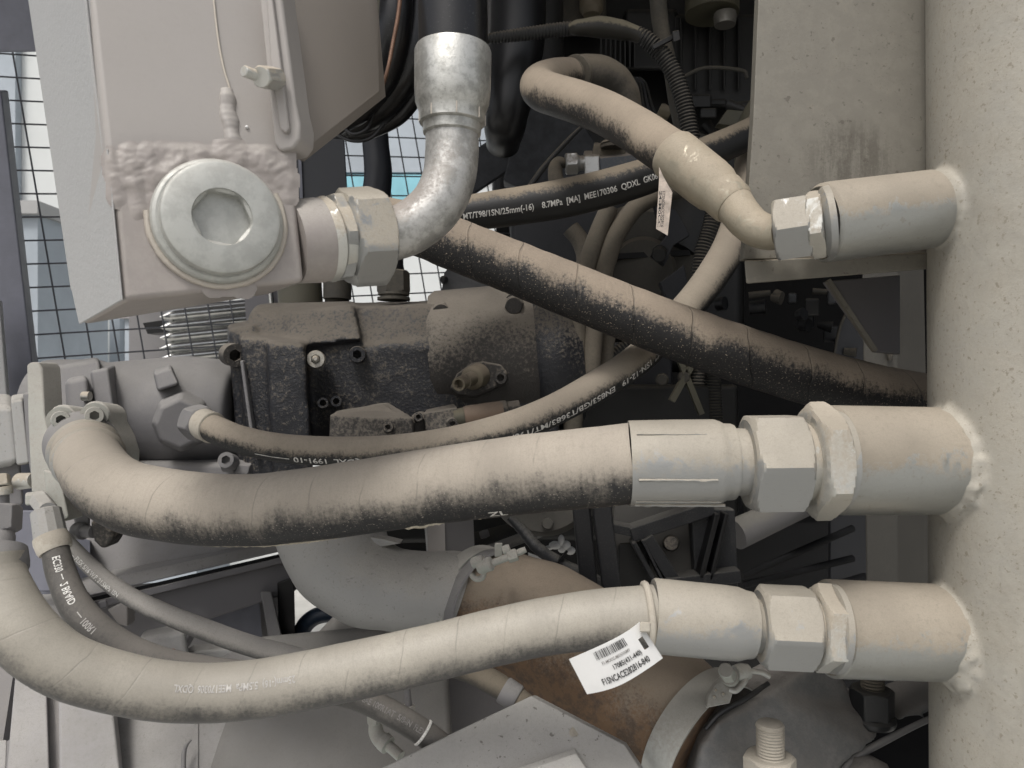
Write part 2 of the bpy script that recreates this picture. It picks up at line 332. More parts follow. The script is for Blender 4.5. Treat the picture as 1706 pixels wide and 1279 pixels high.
    def build(s, name, mat, parent=None, bevel=0, seg=2, ang=35, remesh=0, smooth=0, label=None, cat=None, group=None, kind=None, disp=0, flat=False, dscale=.02, sub=0):
        lo = V((min(v.x for v in s.v), min(v.y for v in s.v), min(v.z for v in s.v)))
        hi = V((max(v.x for v in s.v), max(v.y for v in s.v), max(v.z for v in s.v)))
        c = (lo+hi)/2
        if parent is None and kind is None: c.z = lo.z
        me = bpy.data.meshes.new(name); me.from_pydata([v-c for v in s.v], [], s.f)
        if any(s.uv):
            ul = me.uv_layers.new(name='UVMap'); k = 0
            for f, u in zip(s.f, s.uv):
                for j in range(len(f)):
                    if u: ul.data[k].uv = u[j]
                    k += 1
        me.update()
        import bmesh
        bm = bmesh.new(); bm.from_mesh(me)
        bmesh.ops.recalc_face_normals(bm, faces=bm.faces); bm.to_mesh(me); bm.free()
        if not flat:
            me.shade_smooth(); me.set_sharp_from_angle(angle=R(ang))
        o = bpy.data.objects.new(name, me); COL.objects.link(o); me.materials.append(M[mat] if isinstance(mat, str) else mat)
        wl = V((0, 0, 0)); q = parent
        while q is not None: wl += V(q.location); q = q.parent
        o.parent = parent; o.location = c-wl
        if remesh:
            m = o.modifiers.new('remesh', 'REMESH'); m.mode = 'VOXEL'; m.voxel_size = remesh; m.use_smooth_shade = True
            if smooth:
                m = o.modifiers.new('smooth', 'SMOOTH'); m.iterations = smooth; m.factor = .5
        if bevel:
            m = o.modifiers.new('bevel', 'BEVEL'); m.width = bevel; m.segments = seg; m.limit_method = 'ANGLE'; m.angle_limit = R(30)
            m.harden_normals = True
        if sub:
            m = o.modifiers.new('sub', 'SUBSURF'); m.levels = sub; m.render_levels = sub
        if disp:
            tx = bpy.data.textures.new(name+'_relief', 'CLOUDS'); tx.noise_scale = dscale; tx.noise_depth = 3
            m = o.modifiers.new('relief', 'DISPLACE'); m.texture = tx; m.strength = disp; m.mid_level = .5; m.texture_coords = 'GLOBAL'
        if label: o['label'] = label
        if cat: o['category'] = cat
        if group: o['group'] = group
        if kind: o['kind'] = kind
        return o

def thing(name, label, cat, at, group=None):
    o = bpy.data.objects.new(name, None); COL.objects.link(o); o.empty_display_size = .02
    o.location = P(*at); o['label'] = label; o['category'] = cat
    if group: o['group'] = group
    return o

FONT = {}
def text_mesh(body, sx=1.0):
    cu = bpy.data.curves.new('lettering_curve', 'FONT'); cu.body = body; cu.size = 1.0; cu.resolution_u = 3; cu.offset = .018
    ob = bpy.data.objects.new('lettering_curve', cu); COL.objects.link(ob)
    dg = bpy.context.evaluated_depsgraph_get(); dg.update()
    me = ob.evaluated_get(dg).to_mesh()
    vs = [v.co.copy() for v in me.vertices]; fs = [tuple(p.vertices) for p in me.polygons]
    ob.evaluated_get(dg).to_mesh_clear(); bpy.data.objects.remove(ob); bpy.data.curves.remove(cu)
    if not vs: return [], [], 1
    x0 = min(v.x for v in vs); W = max(v.x for v in vs)-x0
    for v in vs: v.x -= x0; v.y -= .35
    return vs, fs, W
def wrap_text(body, path, x0, x1, hpx, ang, sgn, mat, parent, key=0, bold=0.0, lift=.0004):
    """letters printed on a hose: x0/x1 pixel positions of first and last letter, hpx cap height, ang = angle below the camera-facing line"""
    vs, fs, W = text_mesh(body)
    s0, s1 = path.find(x0, key), path.find(x1, key)
    g = G()
    for v in vs:
        p, T, r = path.at(s0+(s1-s0)*v.x/W)
        N0 = (V((0, 0, CH))-p); N0 = (N0-T*N0.dot(T)).normalized(); B = T.cross(N0)
        if key == 0 and B.z > 0: B = -B
        d = p.y; y = v.y/.7*hpx*d/F
        a = R(ang)-sgn*y/r
        g.v.append(p+(N0*math.cos(a)+B*math.sin(a))*(r+lift))
    for f in fs: g.face(f)
    return g.build('lettering', mat, parent, flat=True)
def flat_text(body, fn, x0, y0, h, wid, mat, parent, name='lettering'):
    vs, fs, W = text_mesh(body); g = G()
    for v in vs: g.v.append(fn(x0+v.x/W*wid, y0+v.y/.7*h))
    for f in fs: g.face(f)
    return g.build(name, mat, parent, flat=True)

def socket_bolt(parent, A, B, r, name='socket_bolt', mat='zinc', deep=.6):
    """A = foot, B = top of head; recess opens at B"""
    g = G().rev(A, B, [(0, r), (.85, r), (1, r*.93), (1, r*.55, r*.48), (1-deep, r*.55, r*.48), (1-deep, r*.02)], seg=36)
    return g.build(name, mat, parent, ang=30)
def hex_bolt(parent, A, B, r, name='hex_bolt', mat='zinc', washer=1.25):
    g = G().rev(A, B, [(0, r*washer), (.22, r*washer)], seg=24)
    g2 = G(); a = [A[i]+(B[i]-A[i])*.22 for i in range(3)]
    g.nut(tuple(a), B, r, rot=.3, ch=.2, bore=.3)
    return g.build(name, mat, parent, ang=28)
M['mud'] = plain('dry_mud', (.45,.41,.33), .9, var=.25, scale=200, bump=.4)
M['dimbrass'] = dusty('dull_brass', (.16,.14,.10), dust=(.25,.21,.16), lo=-.3, hi=.5, ru=.45, metal=.4)
M['dimbrown'] = dusty('brown_solenoid', (.20,.14,.10), dust=(.26,.20,.155), lo=-.1, hi=.7, ru=.5)
M['dimbrown2'] = dusty('olive_brown_cap', (.12,.10,.07), dust=(.15,.13,.10), lo=-.1, hi=.7, ru=.5)
M['rust'] = plain('rust_spot', (.30,.14,.08), .8)
M['rustdim'] = plain('rusty_rod', (.16,.10,.075), .7)
M['copper'] = plain('copper_pipe_metal', (.22,.13,.09), .45, metal=.5)
M['chassis2'] = dusty('smooth_grey_sheet', (.15,.145,.14), dust=(.23,.222,.21), lo=.1, hi=.9, ru=.5, big=.3, fine=.15, bump=.12)
M['chassis3'] = dusty('dim_grey_sheet', (.09,.086,.08), dust=(.16,.15,.135), lo=.0, hi=.9, ru=.6)
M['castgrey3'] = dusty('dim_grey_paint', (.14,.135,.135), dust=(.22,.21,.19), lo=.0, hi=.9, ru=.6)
M['castdust2'] = dusty('dim_dusty_casting', (.09,.085,.075), dust=(.17,.16,.14), lo=-.2, hi=.8, ru=.6)
M['studm'] = dusty('stud_beige', (.35,.33,.29), dust=(.42,.385,.33), lo=-.5, hi=.5, ru=.6, bump=.3)
M['eng2'] = dusty('engine_glossy', (.025,.026,.028), dust=(.09,.085,.075), lo=.2, hi=1.2, ru=.3, big=.3, fine=.4, bump=.3, metal=.2)
M['engo2'] = dusty('olive_paint_dim', (.075,.07,.048), dust=(.13,.12,.085), lo=-.2, hi=.7, ru=.5)
M['zincdim'] = dusty('zinc_dim', (.22,.21,.19), dust=(.16,.15,.12), lo=-.2, hi=.7, ru=.35, metal=.6)
M['zincdim2'] = dusty('zinc_manifold', (.38,.38,.37), dust=(.23,.20,.165), lo=-.1, hi=.6, ru=.35, metal=.75)
M['bluedark'] = dusty('blue_black_paint', (.018,.019,.023), dust=(.08,.075,.07), lo=.0, hi=1.0, ru=.5)
M['bluedark2'] = dusty('blue_black_bar', (.03,.036,.045), dust=(.20,.175,.15), lo=-.1, hi=.6, ru=.4)
M['bluedarkhose'] = dusty('blue_black_rubber', (.02,.022,.028), dust=(.10,.10,.10), lo=.2, hi=1.4, ru=.45, fine=.3)
M['hosedim2'] = dusty('brown_dust_hose', (.05,.046,.038), dust=(.23,.20,.16), lo=-.8, hi=.5, big=.3, fine=.4)
M['shield'] = plain('shield_paint', (.11,.11,.11), .6, var=.2)
M['brace'] = plain('brace_paint', (.035,.037,.042), .6, var=.3)
M['conduitd'] = dusty('corrugated_plastic_dim', (.015,.015,.015), dust=(.07,.065,.05), lo=-.1, hi=.9, ru=.5)
M['sleeve'] = dusty('sleeve_tape', (.02,.018,.014), dust=(.27,.24,.175), lo=-.1, hi=.25, big=.25, fine=.4)
# ================================================================ the yard beyond the machine
def slab(name, x0, x1, y0, y1, z0, z1, mat, **k):
    g = G(); g.quadbox([V((x0,y0,z1)),V((x1,y0,z1)),V((x1,y0,z0)),V((x0,y0,z0)),V((x0,y1,z1)),V((x1,y1,z1)),V((x1,y1,z0)),V((x0,y1,z0))])
    return g.build(name, mat, **k)
g = G(); g.v = [V((-200,-200,0)),V((200,-200,0)),V((200,200,0)),V((-200,200,0))]; g.face((0,1,2,3))
g.build('ground', 'ground', kind='structure')
t = thing('white_building', 'white walled building in the yard, seen through the wire mesh guard', 'building', (300, 1200, 6))
slab('wall', -9, 0.6, 6.0, 6.3, 0, 5.5, 'whitewall', parent=t)
slab('wall', 0.6, 1.0, 5.95, 6.3, 0, 5.5, 'greysheet', parent=t)
for i in range(7):
    slab('wall_panel', -9+i*1.35, -9+i*1.35+1.32, 5.96, 5.998, 0.3, 5.3, 'whitewall', parent=t)
slab('sheet', -1.35, -.5, 5.90, 5.955, 2.90, 3.17, 'cyan', parent=t)
slab('sheet', -1.7, -.1, 5.90, 5.955, 3.19, 4.4, 'greysheet', parent=t)
slab('gutter', -9, 0.6, 5.9, 5.955, 4.42, 4.5, 'whitewall', parent=t)

for x0,x1,z0,z1,mt in ((-4.15,-3.95,.3,4.6,'greysheet'),(-3.2,-3.12,.3,5.3,'greysheet'),(-2.55,-2.5,.3,5.3,'greysheet')):
    slab('pilaster', x0, x1, 5.88, 5.955, z0, z1, mt, parent=t)
t = thing('parked_container','pale container with dark window openings in the yard, seen through the left of the mesh','container',(30,900,4.6))
slab('box_wall', -3.95, -2.95, 4.6, 5.4, 0, 2.55, 'greysheet', parent=t)
slab('roof_edge', -4.0, -2.92, 4.55, 5.45, 2.55, 2.63, 'tankside', parent=t)
for i in range(3): slab('window', -3.85+i*.3, -3.66+i*.3, 4.575, 4.598, 1.75, 2.3, 'bluegrey', parent=t)
t = thing('yard_cabinet','low grey cabinet beyond the mesh beside the ribbed heat shield','cabinet',(240,900,3.4))
slab('body', -1.78, -1.45, 3.4, 3.8, .2, 1.80, 'greysheet', parent=t)
slab('lid', -1.80, -1.43, 3.38, 3.82, 1.80, 1.84, 'chassis', parent=t)

# ================================================================ the bay
t = thing('engine_bay', 'black walls closing the engine bay behind the hoses, with an unseen roof added for shade', 'machine housing', (1100, 900, 2.3))
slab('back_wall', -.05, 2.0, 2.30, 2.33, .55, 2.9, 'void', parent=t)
slab('shade_roof', -1.2, 2.0, .52, 2.45, 2.46, 2.49, 'chassisd', parent=t)  # added roof out of view; height and front edge set to shade the bay
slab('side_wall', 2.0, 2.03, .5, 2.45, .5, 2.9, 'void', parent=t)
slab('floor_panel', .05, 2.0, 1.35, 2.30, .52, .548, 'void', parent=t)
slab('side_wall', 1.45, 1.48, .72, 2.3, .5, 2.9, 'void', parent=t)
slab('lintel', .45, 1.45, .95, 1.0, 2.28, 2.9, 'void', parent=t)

# wire mesh guard: a plane that recedes to the right
TL, TR, BL, BR = P(-75,85,1.46), P(905,150,2.16), P(20,640,1.46), P(975,565,2.16)
t = thing('mesh_guard', 'welded wire mesh guard at the back of the bay with the bright yard behind', 'mesh guard', (60, 640, 1.46))
def MG(u, v): return TL.lerp(TR, u).lerp(BL.lerp(BR, u), v)
nv = int((TR-TL).length/.0468); nh = int((BL-TL).length/.0464)
for i in range(nv+1):
    u = i/nv; G().cyl(MG(u, -.25), MG(u, 1.12), .0018, 8, False).build('wire', 'wire', t)
for j in range(-3, nh+2):
    v = j/nh; G().cyl(MG(0, v)+V((0,-.0035,0)), MG(1, v)+V((0,-.0035,0)), .0018, 8, False).build('wire', 'wire', t)

# muffler heat shield beyond the mesh
t = thing('heat_shield', 'shiny ribbed steel heat shield seen through the mesh above the pump', 'heat shield', (330, 610, 1.75))
for i in range(6):
    y = 518+i*17.5
    G().rev((266,y+10,1.9),(480,y-12,2.05),[(0,1),(.03,4),(.07,8),(.12,9.5),(1,9.5)],seg=20).build('rib','muffler',t)
G().box8((215,520,2.1),(480,490,2.2),(480,640,2.2),(215,640,2.1),(215,520,2.16),(480,490,2.26),(480,640,2.26),(215,640,2.16)).build('back_plate','chassis',t)
G().prism([(238,538,1.95),(272,533,1.95),(284,552,1.95),(246,556,1.95)],(0,.06,0)).build('dark_bracket','blackgloss',t)  # small flat black piece at the left of the ribs

# ================================================================ left posts
G().box8((-60,150,1.36),(2,150,1.36),(88,900,1.36),(-60,900,1.36),(-60,150,1.44),(14,150,1.44),(96,900,1.44),(-60,900,1.44)).build('corner_post','bluegrey',bevel=.004,
    label='dark blue grey post along the left edge of the mesh guard', cat='post')
G().box8((-60,500,1.25),(0,500,1.25),(32,900,1.25),(-60,900,1.25),(-60,500,1.30),(4,500,1.30),(36,900,1.30),(-60,900,1.30)).build('edge_plate','tankside',bevel=.004,
    label='pale grey plate at the far left edge above the small gear pump', cat='plate')
G().box8((-60,-60,1.30),(60,-60,1.30),(66,86,1.30),(-60,88,1.30),(-60,-60,1.40),(60,-60,1.40),(66,86,1.40),(-60,88,1.40)).build('top_rail','bluegrey',bevel=.006,
    label='dark rail across the top left corner over the mesh', cat='rail')

# ================================================================ tank with the plug block, top left
t = thing('oil_tank', 'mauve grey steel tank at top left with the plug block welded under it', 'tank', (300, 250, .5))
g = G().box8((143,-60,.458),(470,-60,0.5207),(474,256,.500),(178,262,.4465),(42,-60,.604),(400,-60,.68),(400,270,.68),(122,480,.604)); g.build('tank_body','tank',t,bevel=.004,seg=3)
# long left cheek of the tank running down behind the block
tq=[P(143,-60,.458),P(474,256,.500),P(178,262,.4465)]; tn=(tq[1]-tq[0]).cross(tq[2]-tq[0]).normalized(); tn = tn if tn.y<0 else -tn
def tface(px,py,off=0):
    o=V((0,0,CH)); dr=P(px,py,1)-o; return o+dr*((tq[0]-o).dot(tn)/dr.dot(tn))+tn*off
def td(px,py,off=0): return tface(px,py,off).y
G().quadbox([P(38,-60,.603),P(141,-60,.457),P(176,262,.457),P(118,484,.603)]+[q+V((.003,.003,0)) for q in (P(38,-60,.603),P(141,-60,.457),P(176,262,.457),P(118,484,.603))]).build('tank_cheek','tankside',t,bevel=.0008)
G().tube(Path([(141,-20,.457,3),(153,90,.457,3),(164,180,.457,3),(174,255,.457,3)]),seg=8).build('corner_seam','tankside',t)
# thin seam and weld bead on the face
G().tube(Path([(x,y,td(x,y,.0008),1.8) for x,y in ((354,-20),(363,60),(372,110),(384,150))]),seg=8).build('sealant_line','weld',t)
def bead(pts, r, parent, amp=.35, name='weld_bead', mat='weld', seg=18, sq=1):
    pa = Path([(a[0],a[1],a[2],r*(a[3] if len(a)>3 else 1)) for a in pts], step=.0009)
    def mod(s,a): return 1+amp*noise.noise(V((s*110, math.cos(a)*1.1, math.sin(a)*1.1)))+.012*math.sin(s*1500)
    return G().tube(pa,seg=seg,mod=mod).build(name,mat,parent,ang=80)
bead([(377,152,td(377,152,-.0035),.8),(379,170,td(379,170,-.003),1),(381,195,td(381,195,-.003),1),(385,222,td(385,222,-.003),1),(392,252,td(391,252,-.003),1.1)],15,t,amp=.22,mat='tank')
# bolted strap at the right of the tank face
g = G().prism([(440,-60,.489),(462,-60,.489),(492,170,.489),(500,205,.489),(499,232,.489),(488,247,.489),(466,252,.489),(456,240,.489),(430,-20,.489)],(.004,.022,0)); g.build('side_strap','tank',t,bevel=.0022,seg=3)
g = G().prism([(440,-60,.485),(447,-60,.485),(470,120,.485),(482,214,.485),(476,222,.485),(466,214,.485),(450,100,.485)],(0,.01,0)); g.build('strap_rib','tank',t,bevel=.0015)
G().rev((406,118,.462),(436,129,.474),[(0,8),(.05,9.5)]+[(i/20,9.5 if i%2 else 8.6) for i in range(2,21)],seg=20).build('stud','zinc',t)
g = G().nut((434,128,.468),(462,131,.486),17,rot=.2); g.build('nut','zinc',t,ang=28)
G().ball(tface(411,212,.0005),.0012).build('paint_speck','tag',t)
# steel side panel further right
g = G().prism([(478,-60,.54),(606,-60,.60),(617,-10,.60),(631,152,.60),(490,262,.535),(468,250,.53)],(.004,.012,0)); g.build('side_panel','panel',t,bevel=.001)
# ---- plug block
C8 = [(182,245,.442),(485,238,.495),(507,470,.495),(206,502,.442),(121,472,.535),(462,440,.60),(452,489,.60),(136,541,.535)]
g = G().box8(*C8); g.build('plug_block','block',t,bevel=.004,seg=4)
G().prism([P(181,247,.4412),P(205.5,500,.4412),P(135,540,.5355),P(120,473,.5355)],(-.0012,-.0004,0)).build('lit_end_face','tankside',t,bevel=.0006)  # paler facing: light from the left is put into its colour
# face frame
p00,p10,p01 = P(182,245,.442),P(485,238,.495),P(206,502,.442)
ex=(p10-p00).normalized(); ez=(p00-p01); ez=(ez-ex*ez.dot(ex)).normalized(); en=ex.cross(ez); en = en if en.y<0 else -en
def onface(px,py,off=0):
    o=V((0,0,CH)); dr=(P(px,py,1)-o); k=(p00-o).dot(en)/dr.dot(en); return o+dr*k+en*off
def facedisc(c,prof,name,mat,parent,seg=64,ang=30):
    """prof: (offset from face m, radius m[, flat m])"""
    g=G(); base=0
    for q in prof:
        for k in range(seg):
            a=2*math.pi*k/seg; r=q[1]
            if len(q)>2:
                h=((a+.30)%(math.pi/3))-math.pi/6; r=min(r,q[2]/math.cos(h))
            g.v.append(c+en*q[0]+(ex*math.cos(a)+ez*math.sin(a))*r)
    for i in range(len(prof)-1):
        for k in range(seg):
            k2=(k+1)%seg;o=i*seg; g.face((o+k,o+k2,o+seg+k2,o+seg+k))
    g.face(tuple(range((len(prof)-1)*seg,len(prof)*seg)))
    return g.build(name,mat,parent,ang=ang)
c=onface(364,370)
segs=[((186,262),(196,330),10,3),((214,258),(224,300),14,5),((224,300),(232,352),10,3.5),((240,262),(262,300),15,5),((262,300),(300,270),13,5),((270,255),(330,258),12,3.5),((262,330),(286,290),10,3),((286,290),(330,268),11,3.5),((380,240),(392,262),17,6),((392,262),(440,262),14,4),((430,262),(478,300),12,4),((478,262),(482,330),9,3),((300,440),(350,478),8,1.6),((350,478),(410,482),9,1.8)]
def puddle(x,y):
    h=0
    for (p,q,w_,hh) in segs:
        dx,dy=q[0]-p[0],q[1]-p[1]; tt=max(0,min(1,((x-p[0])*dx+(y-p[1])*dy)/(dx*dx+dy*dy)))
        dd=math.hypot(x-p[0]-dx*tt,y-p[1]-dy*tt)/(w_*1.45)
        n_=noise.noise(V((x*.035,y*.035,p[0]*.1)))*.35
        ripple=.05*math.sin((tt*math.hypot(dx,dy))*.55+4*noise.noise(V((x*.05,y*.05,2))))
        v_=max(0,1-(dd*.8*(1+n_))**2)**1.6*hh*.34*(1+ripple+.35*noise.noise(V((x*.05,y*.05,5))))
        h=max(h,v_)+min(h,v_)*.35
    e_=max(0,min(1,(x-176)/14))*max(0,min(1,(492-x)/14))*max(0,min(1,(y-240)/10))*max(0,min(1,(345-y)/60))
    h+=e_*(.5+.85*noise.noise(V((x*.028,y*.045,9)))+.5*noise.noise(V((x*.07,y*.11,3))))
    return (h-.25)*.001
g=G(); nx,ny=170,135
for j in range(ny+1):
    for i in range(nx+1):
        x=160+i*2; y=232+j*2; g.v.append(onface(x,y,puddle(x,y)))
for j in range(ny):
    for i in range(nx):
        x=160+i*2; y=232+j*2; o=j*(nx+1)+i
        if max(puddle(x,y),puddle(x+2,y),puddle(x,y+2),puddle(x+2,y+2))>-.0002: g.face((o,o+nx+1,o+nx+2,o+1))
g.build('weld_puddle','block',t,ang=120)
k=c.y/F
pt = thing('drain_plug','large round zinc screw plug with a hexagon socket on the welded block','plug',(364,470,.46))
facedisc(c,[(-.001,103*k),(.003,104*k),(.0055,101*k),(.0068,96*k),(.0068,80*k)],'collar','plug',pt)
kk=k*.96
facedisc(c+en*.0055+ex*.0005,[(0,93*k),(.0065,93*k),(.0085,91*k),(.0095,86*k),(.0095,47*k),(.0080,46*k),(.0070,46*k,41*k),(-.0085,44*k,40*k),(-.0098,36*k),(-.0105,2*k)],'plug_head','plug',pt,seg=96)
pa=[]
for i in range(25):
    a=2*math.pi*i/24*.6+2.9
    q=c+en*.001+(ex*math.cos(a)+ez*math.sin(a))*(107*k); pa.append(q)
g=G(); pp=Path.__new__(Path); pp.set([(q,.0022) for q in pa])
g.tube(pp,seg=10,mod=lambda s,a:1+.4*noise.noise(V((s*200,a,0)))).build('thread_sealant','weld',pt,ang=80)

# ================================================================ black hose with bare zinc elbow
A0=(470,405,.53)
t = thing('suction_hose','thick black hose entering from the top into a bare zinc elbow and big hex nut','hydraulic hose',(560,470,.55))
G().tube(Path([(752,-80,.56,58),(754,0,.56,58),(755,60,.56,58),(755,100,.56,58)]),seg=40).build('rubber_tube','blackgloss',t)
G().rev((755,82,.56),(753,228,.56),[(84,56),(83,62),(88,64),(150,63.5),(172,61.5),(184,57),(189,55),(206,54.5),(208,52),(208.5,49),(223,48),(226,44)],seg=64,key='y').build('ferrule','chrome',t,ang=40)
for a in range(8):
    an=a*math.pi/4+.2; rr=55*.56/F
    q=P(754,197,.56)+V((math.cos(an)*rr,math.sin(an)*rr,0))
    G().cyl(q+V((0,0,.004)),q-V((0,0,.004)),.0006,6).build('crimp_mark','weld',t)
G().tube(Path([(753,215,.56,44),(753,255,.56,44.5),(747,300,.557,44),(726,343,.553,44),(688,376,.55,44),(650,391,.547,43.5),(615,394,.545,43),(590,396,.543,43)],sub=16),seg=48,cap=True).build('elbow_pipe','elbow',t,ang=60)
G().rev((655,391,.547),(630,393,.545),[(0,44),(.1,45.5),(.8,45.5),(1,44)],seg=48).build('braze_ring','elbow',t)
G().nut((571,396,.537),(636,392,.553),74,rot=.12,ch=.17,bore=.62).build('swivel_nut','zincB',t,ang=24)
t2 = thing('block_adapter','round boss and zinc adapter screwed between the plug block and the big nut','pipe adapter',(520,470,.53))
G().rev((486,404,.515),(546,399,.53),[(0,68),(.7,70),(.92,68),(1,62)],seg=64).build('welded_boss','block',t2,ang=30)
G().rev((533,400,.525),(575,396,.537),[(0,66),(.12,69),(.28,71),(.34,68),(.40,66),(.85,66),(1,58)],seg=64).build('adapter_body','zinc',t2,ang=30)
G().nut((546,398,.531),(568,397,.537),68,rot=.5,ch=.25,bore=.7).build('hex_flange','zincB',t2,ang=24)

# ================================================================ manifold pipe, right
t = thing('manifold_pipe','thick beige steel manifold pipe standing along the right edge, speckled with rust','steel pipe',(1650,1279,.62))
PCX,PCY,PR = .4535,.604,.10
pb=G(); seg=96
for j in range(41):
    z=CH+.62-1.24*j/40
    for kx in range(seg):
        a=2*math.pi*kx/seg; pb.v.append(V((PCX+math.cos(a)*PR+.006*(j/40-.5), PCY+math.sin(a)*PR, z)))
for j in range(40):
    for kx in range(seg):
        k2=(kx+1)%seg; o=j*seg; pb.face((o+kx,o+k2,o+seg+k2,o+seg+kx))
pb.face(range(seg)); pb.face(reversed(range(40*seg,41*seg)))
pb.rev((1500,766.7,.6069),(1740,768.2,.6212),[(0,87.5),(1,87.5)],seg=72)
pb.rev((1500,1050,.6069),(1740,1058.7,.6212),[(0,77),(1,77)],seg=72)
pb.rev((1480,357,.6066),(1740,325,.6224),[(0,63),(1,63)],seg=72)
def lump(yc,rad,a0,a1,r,amp):
    zc=CH-(yc-639.5)/F*.62; pts=[]
    for i in range(161):
        f_=i/160; a=R(a0+(a1-a0)*f_); z=zc+rad*math.cos(a); y=.62-rad*math.sin(a)
        dy=max(-PR*.98,min(PR*.98,y-PCY)); x=PCX-math.sqrt(PR*PR-dy*dy)
        wob=.0016*noise.noise(V((f_*6,yc,0)))
        pts.append((V((x+wob-.0012,y-.0012,z+wob)),r*(.35+.65*math.sin(math.pi*f_)**.6)*.58/F))
    p_=Path.__new__(Path); p_.set(pts)
    pb.tube(p_,seg=14,mod=lambda s,a:1+amp*noise.noise(V((s*110,math.cos(a)*1.1,math.sin(a)*1.1+yc))))
lump(767,.0475,20,160,13,.5); lump(772,.050,75,125,13,.9); lump(1055,.0420,30,150,13,.5); lump(1062,.0445,80,135,13,.9); lump(349,.033,40,150,7,.4)
pb.build('pipe_wall','pipe',t,ang=60,remesh=.0022,smooth=5)
def stub(A,B,prof,key,wpts):
    G().rev(A,B,prof,seg=72,key=key).build('stub','stub',t,ang=30)
stub((1385,766,.60),(1720,768,.62),[(1385,78),(1380,86),(1384,91),(1400,91),(1566,89)],'x',None)
stub((1385,1046,.60),(1720,1058,.62),[(1385,66),(1379,74),(1383,79),(1400,79),(1562,78)],'x',None)
stub((1372,371,.60),(1700,330,.62),[(1372,56),(1366,60),(1372,65),(1385,66),(1545,64.5)],'x',None)

# ================================================================ big middle hose
t = thing('hydraulic_hose','thickest dusty hose curving from the bolted flange at left to the upper big nut','hydraulic hose',(600,890,.62))
pB = Path([(140,745,.715,50),(145,758,.70,51),(153,775,.685,53),(171,800,.668,56),(203,822,.66,58),(245,835,.655,60),(340,848,.64,60),(430,849,.63,60),(510,841,.622,61),(600,828,.615,62),(760,804,.605,64),(900,787,.595,66),(1000,777,.59,67),(1056,771,.585,67.5)],sub=14)
G().tube(pB,seg=64,mod=lambda s,a:1+.012*noise.noise(V((s*40,math.cos(a),math.sin(a))))).build('rubber_tube','hoseB',t,ang=60)
pr=[(1049,66),(1047,70.5),(1051,71.5),(1120,71.5),(1190,71),(1200,68),(1207,64),(1218,63.5),(1222,62),(1222,56),(1262,55)]
def crimp(s,a): return 1
g=G().rev((1047,771,.585),(1262,769,.578),pr,seg=60,key='x')
fe=g.build('ferrule','zincB',t,ang=40,disp=.0012,dscale=.03)
for (yy,x1,hh) in ((720,1165,1.2),(791,1178,2.2),(836,1200,3),(829,1190,1.4)):
    a=math.asin(max(-1,min(1,(yy-771)/71.6)))
    rr=71.9*.583/F
    g=G(); zc=CH-(771-639.5)/F*.583
    p0=V((P(1052,0,.585).x,.584-rr*math.cos(a),zc-rr*math.sin(a))); p1=V((P(x1,0,.580).x,.581-rr*math.cos(a)+.0004,zc-rr*math.sin(a)*.995))
    p_=Path.__new__(Path); p_.set([(p0.lerp(p1,i/60),hh*.58/F) for i in range(61)])
    g.tube(p_,seg=8,mod=lambda s,a:1+.5*noise.noise(V((s*150,a,yy)))).build('crimp_ridge','zincB',fe,ang=80)
G().nut((1242,770,.578),(1335,769,.576),76,rot=.52,ch=.14,bore=.6).build('swivel_nut','zincB',t,ang=24)
G().rev((1325,769,.576),(1350,769,.576),[(0,62),(.15,66),(.6,66),(1,62)],seg=48).build('thread_ring','zinc',t)
for i in range(3):
    x=1334+i*4; G().rev((x,769,.576),(x+3,769,.576),[(0,60),(.5,64),(1,60)],seg=40).build('thread','zinc',t)
# adapter
a1 = thing('hex_adapter','wide thin hex adapter between the upper big nut and the manifold pipe','pipe adapter',(1365,860,.575))
G().nut((1344,768,.576),(1390,767,.576),86,rot=.08,ch=.28,bore=.6).build('hex_flange','zinc',a1,ang=24)
G().rev((1384,767,.576),(1398,767,.576),[(0,80),(.3,82),(1,82)],seg=56).build('collar','zincB',a1)
wrap_text('ZL',pB,817,842,15,62,1,'print',t)
# crushed light scuff under the hose
for (x0,x1,an,rp) in ((660,738,76,5),(330,560,80,2.5),(452,560,84,3),(1040,960,80,1.6),(740,850,80,1.6)):
    s0,s1=pB.find(min(x0,x1)),pB.find(max(x0,x1)); pts=[]
    for i in range(40):
        p,T,r=pB.at(s0+(s1-s0)*i/39); N0=V((0,0,CH))-p; N0=(N0-T*N0.dot(T)).normalized(); B=T.cross(N0)
        if B.z>0:B=-B
        a=R(an+3*math.sin(i*.4)); pts.append((p+(N0*math.cos(a)+B*math.sin(a))*(r-.0007),rp*p.y/F*.9*math.sin(math.pi*(i+.5)/40)**.5))
    p_=Path.__new__(Path); p_.set(pts); pq=[(p_.at(p_.L*i/120)[0],p_.at(p_.L*i/120)[2]) for i in range(121)]; p_.set(pq)
    G().tube(p_,seg=8,mod=lambda s,a:1+.9*noise.noise(V((s*260,a*.7,x0)))).build('mud_crust','mud',t,ang=80)

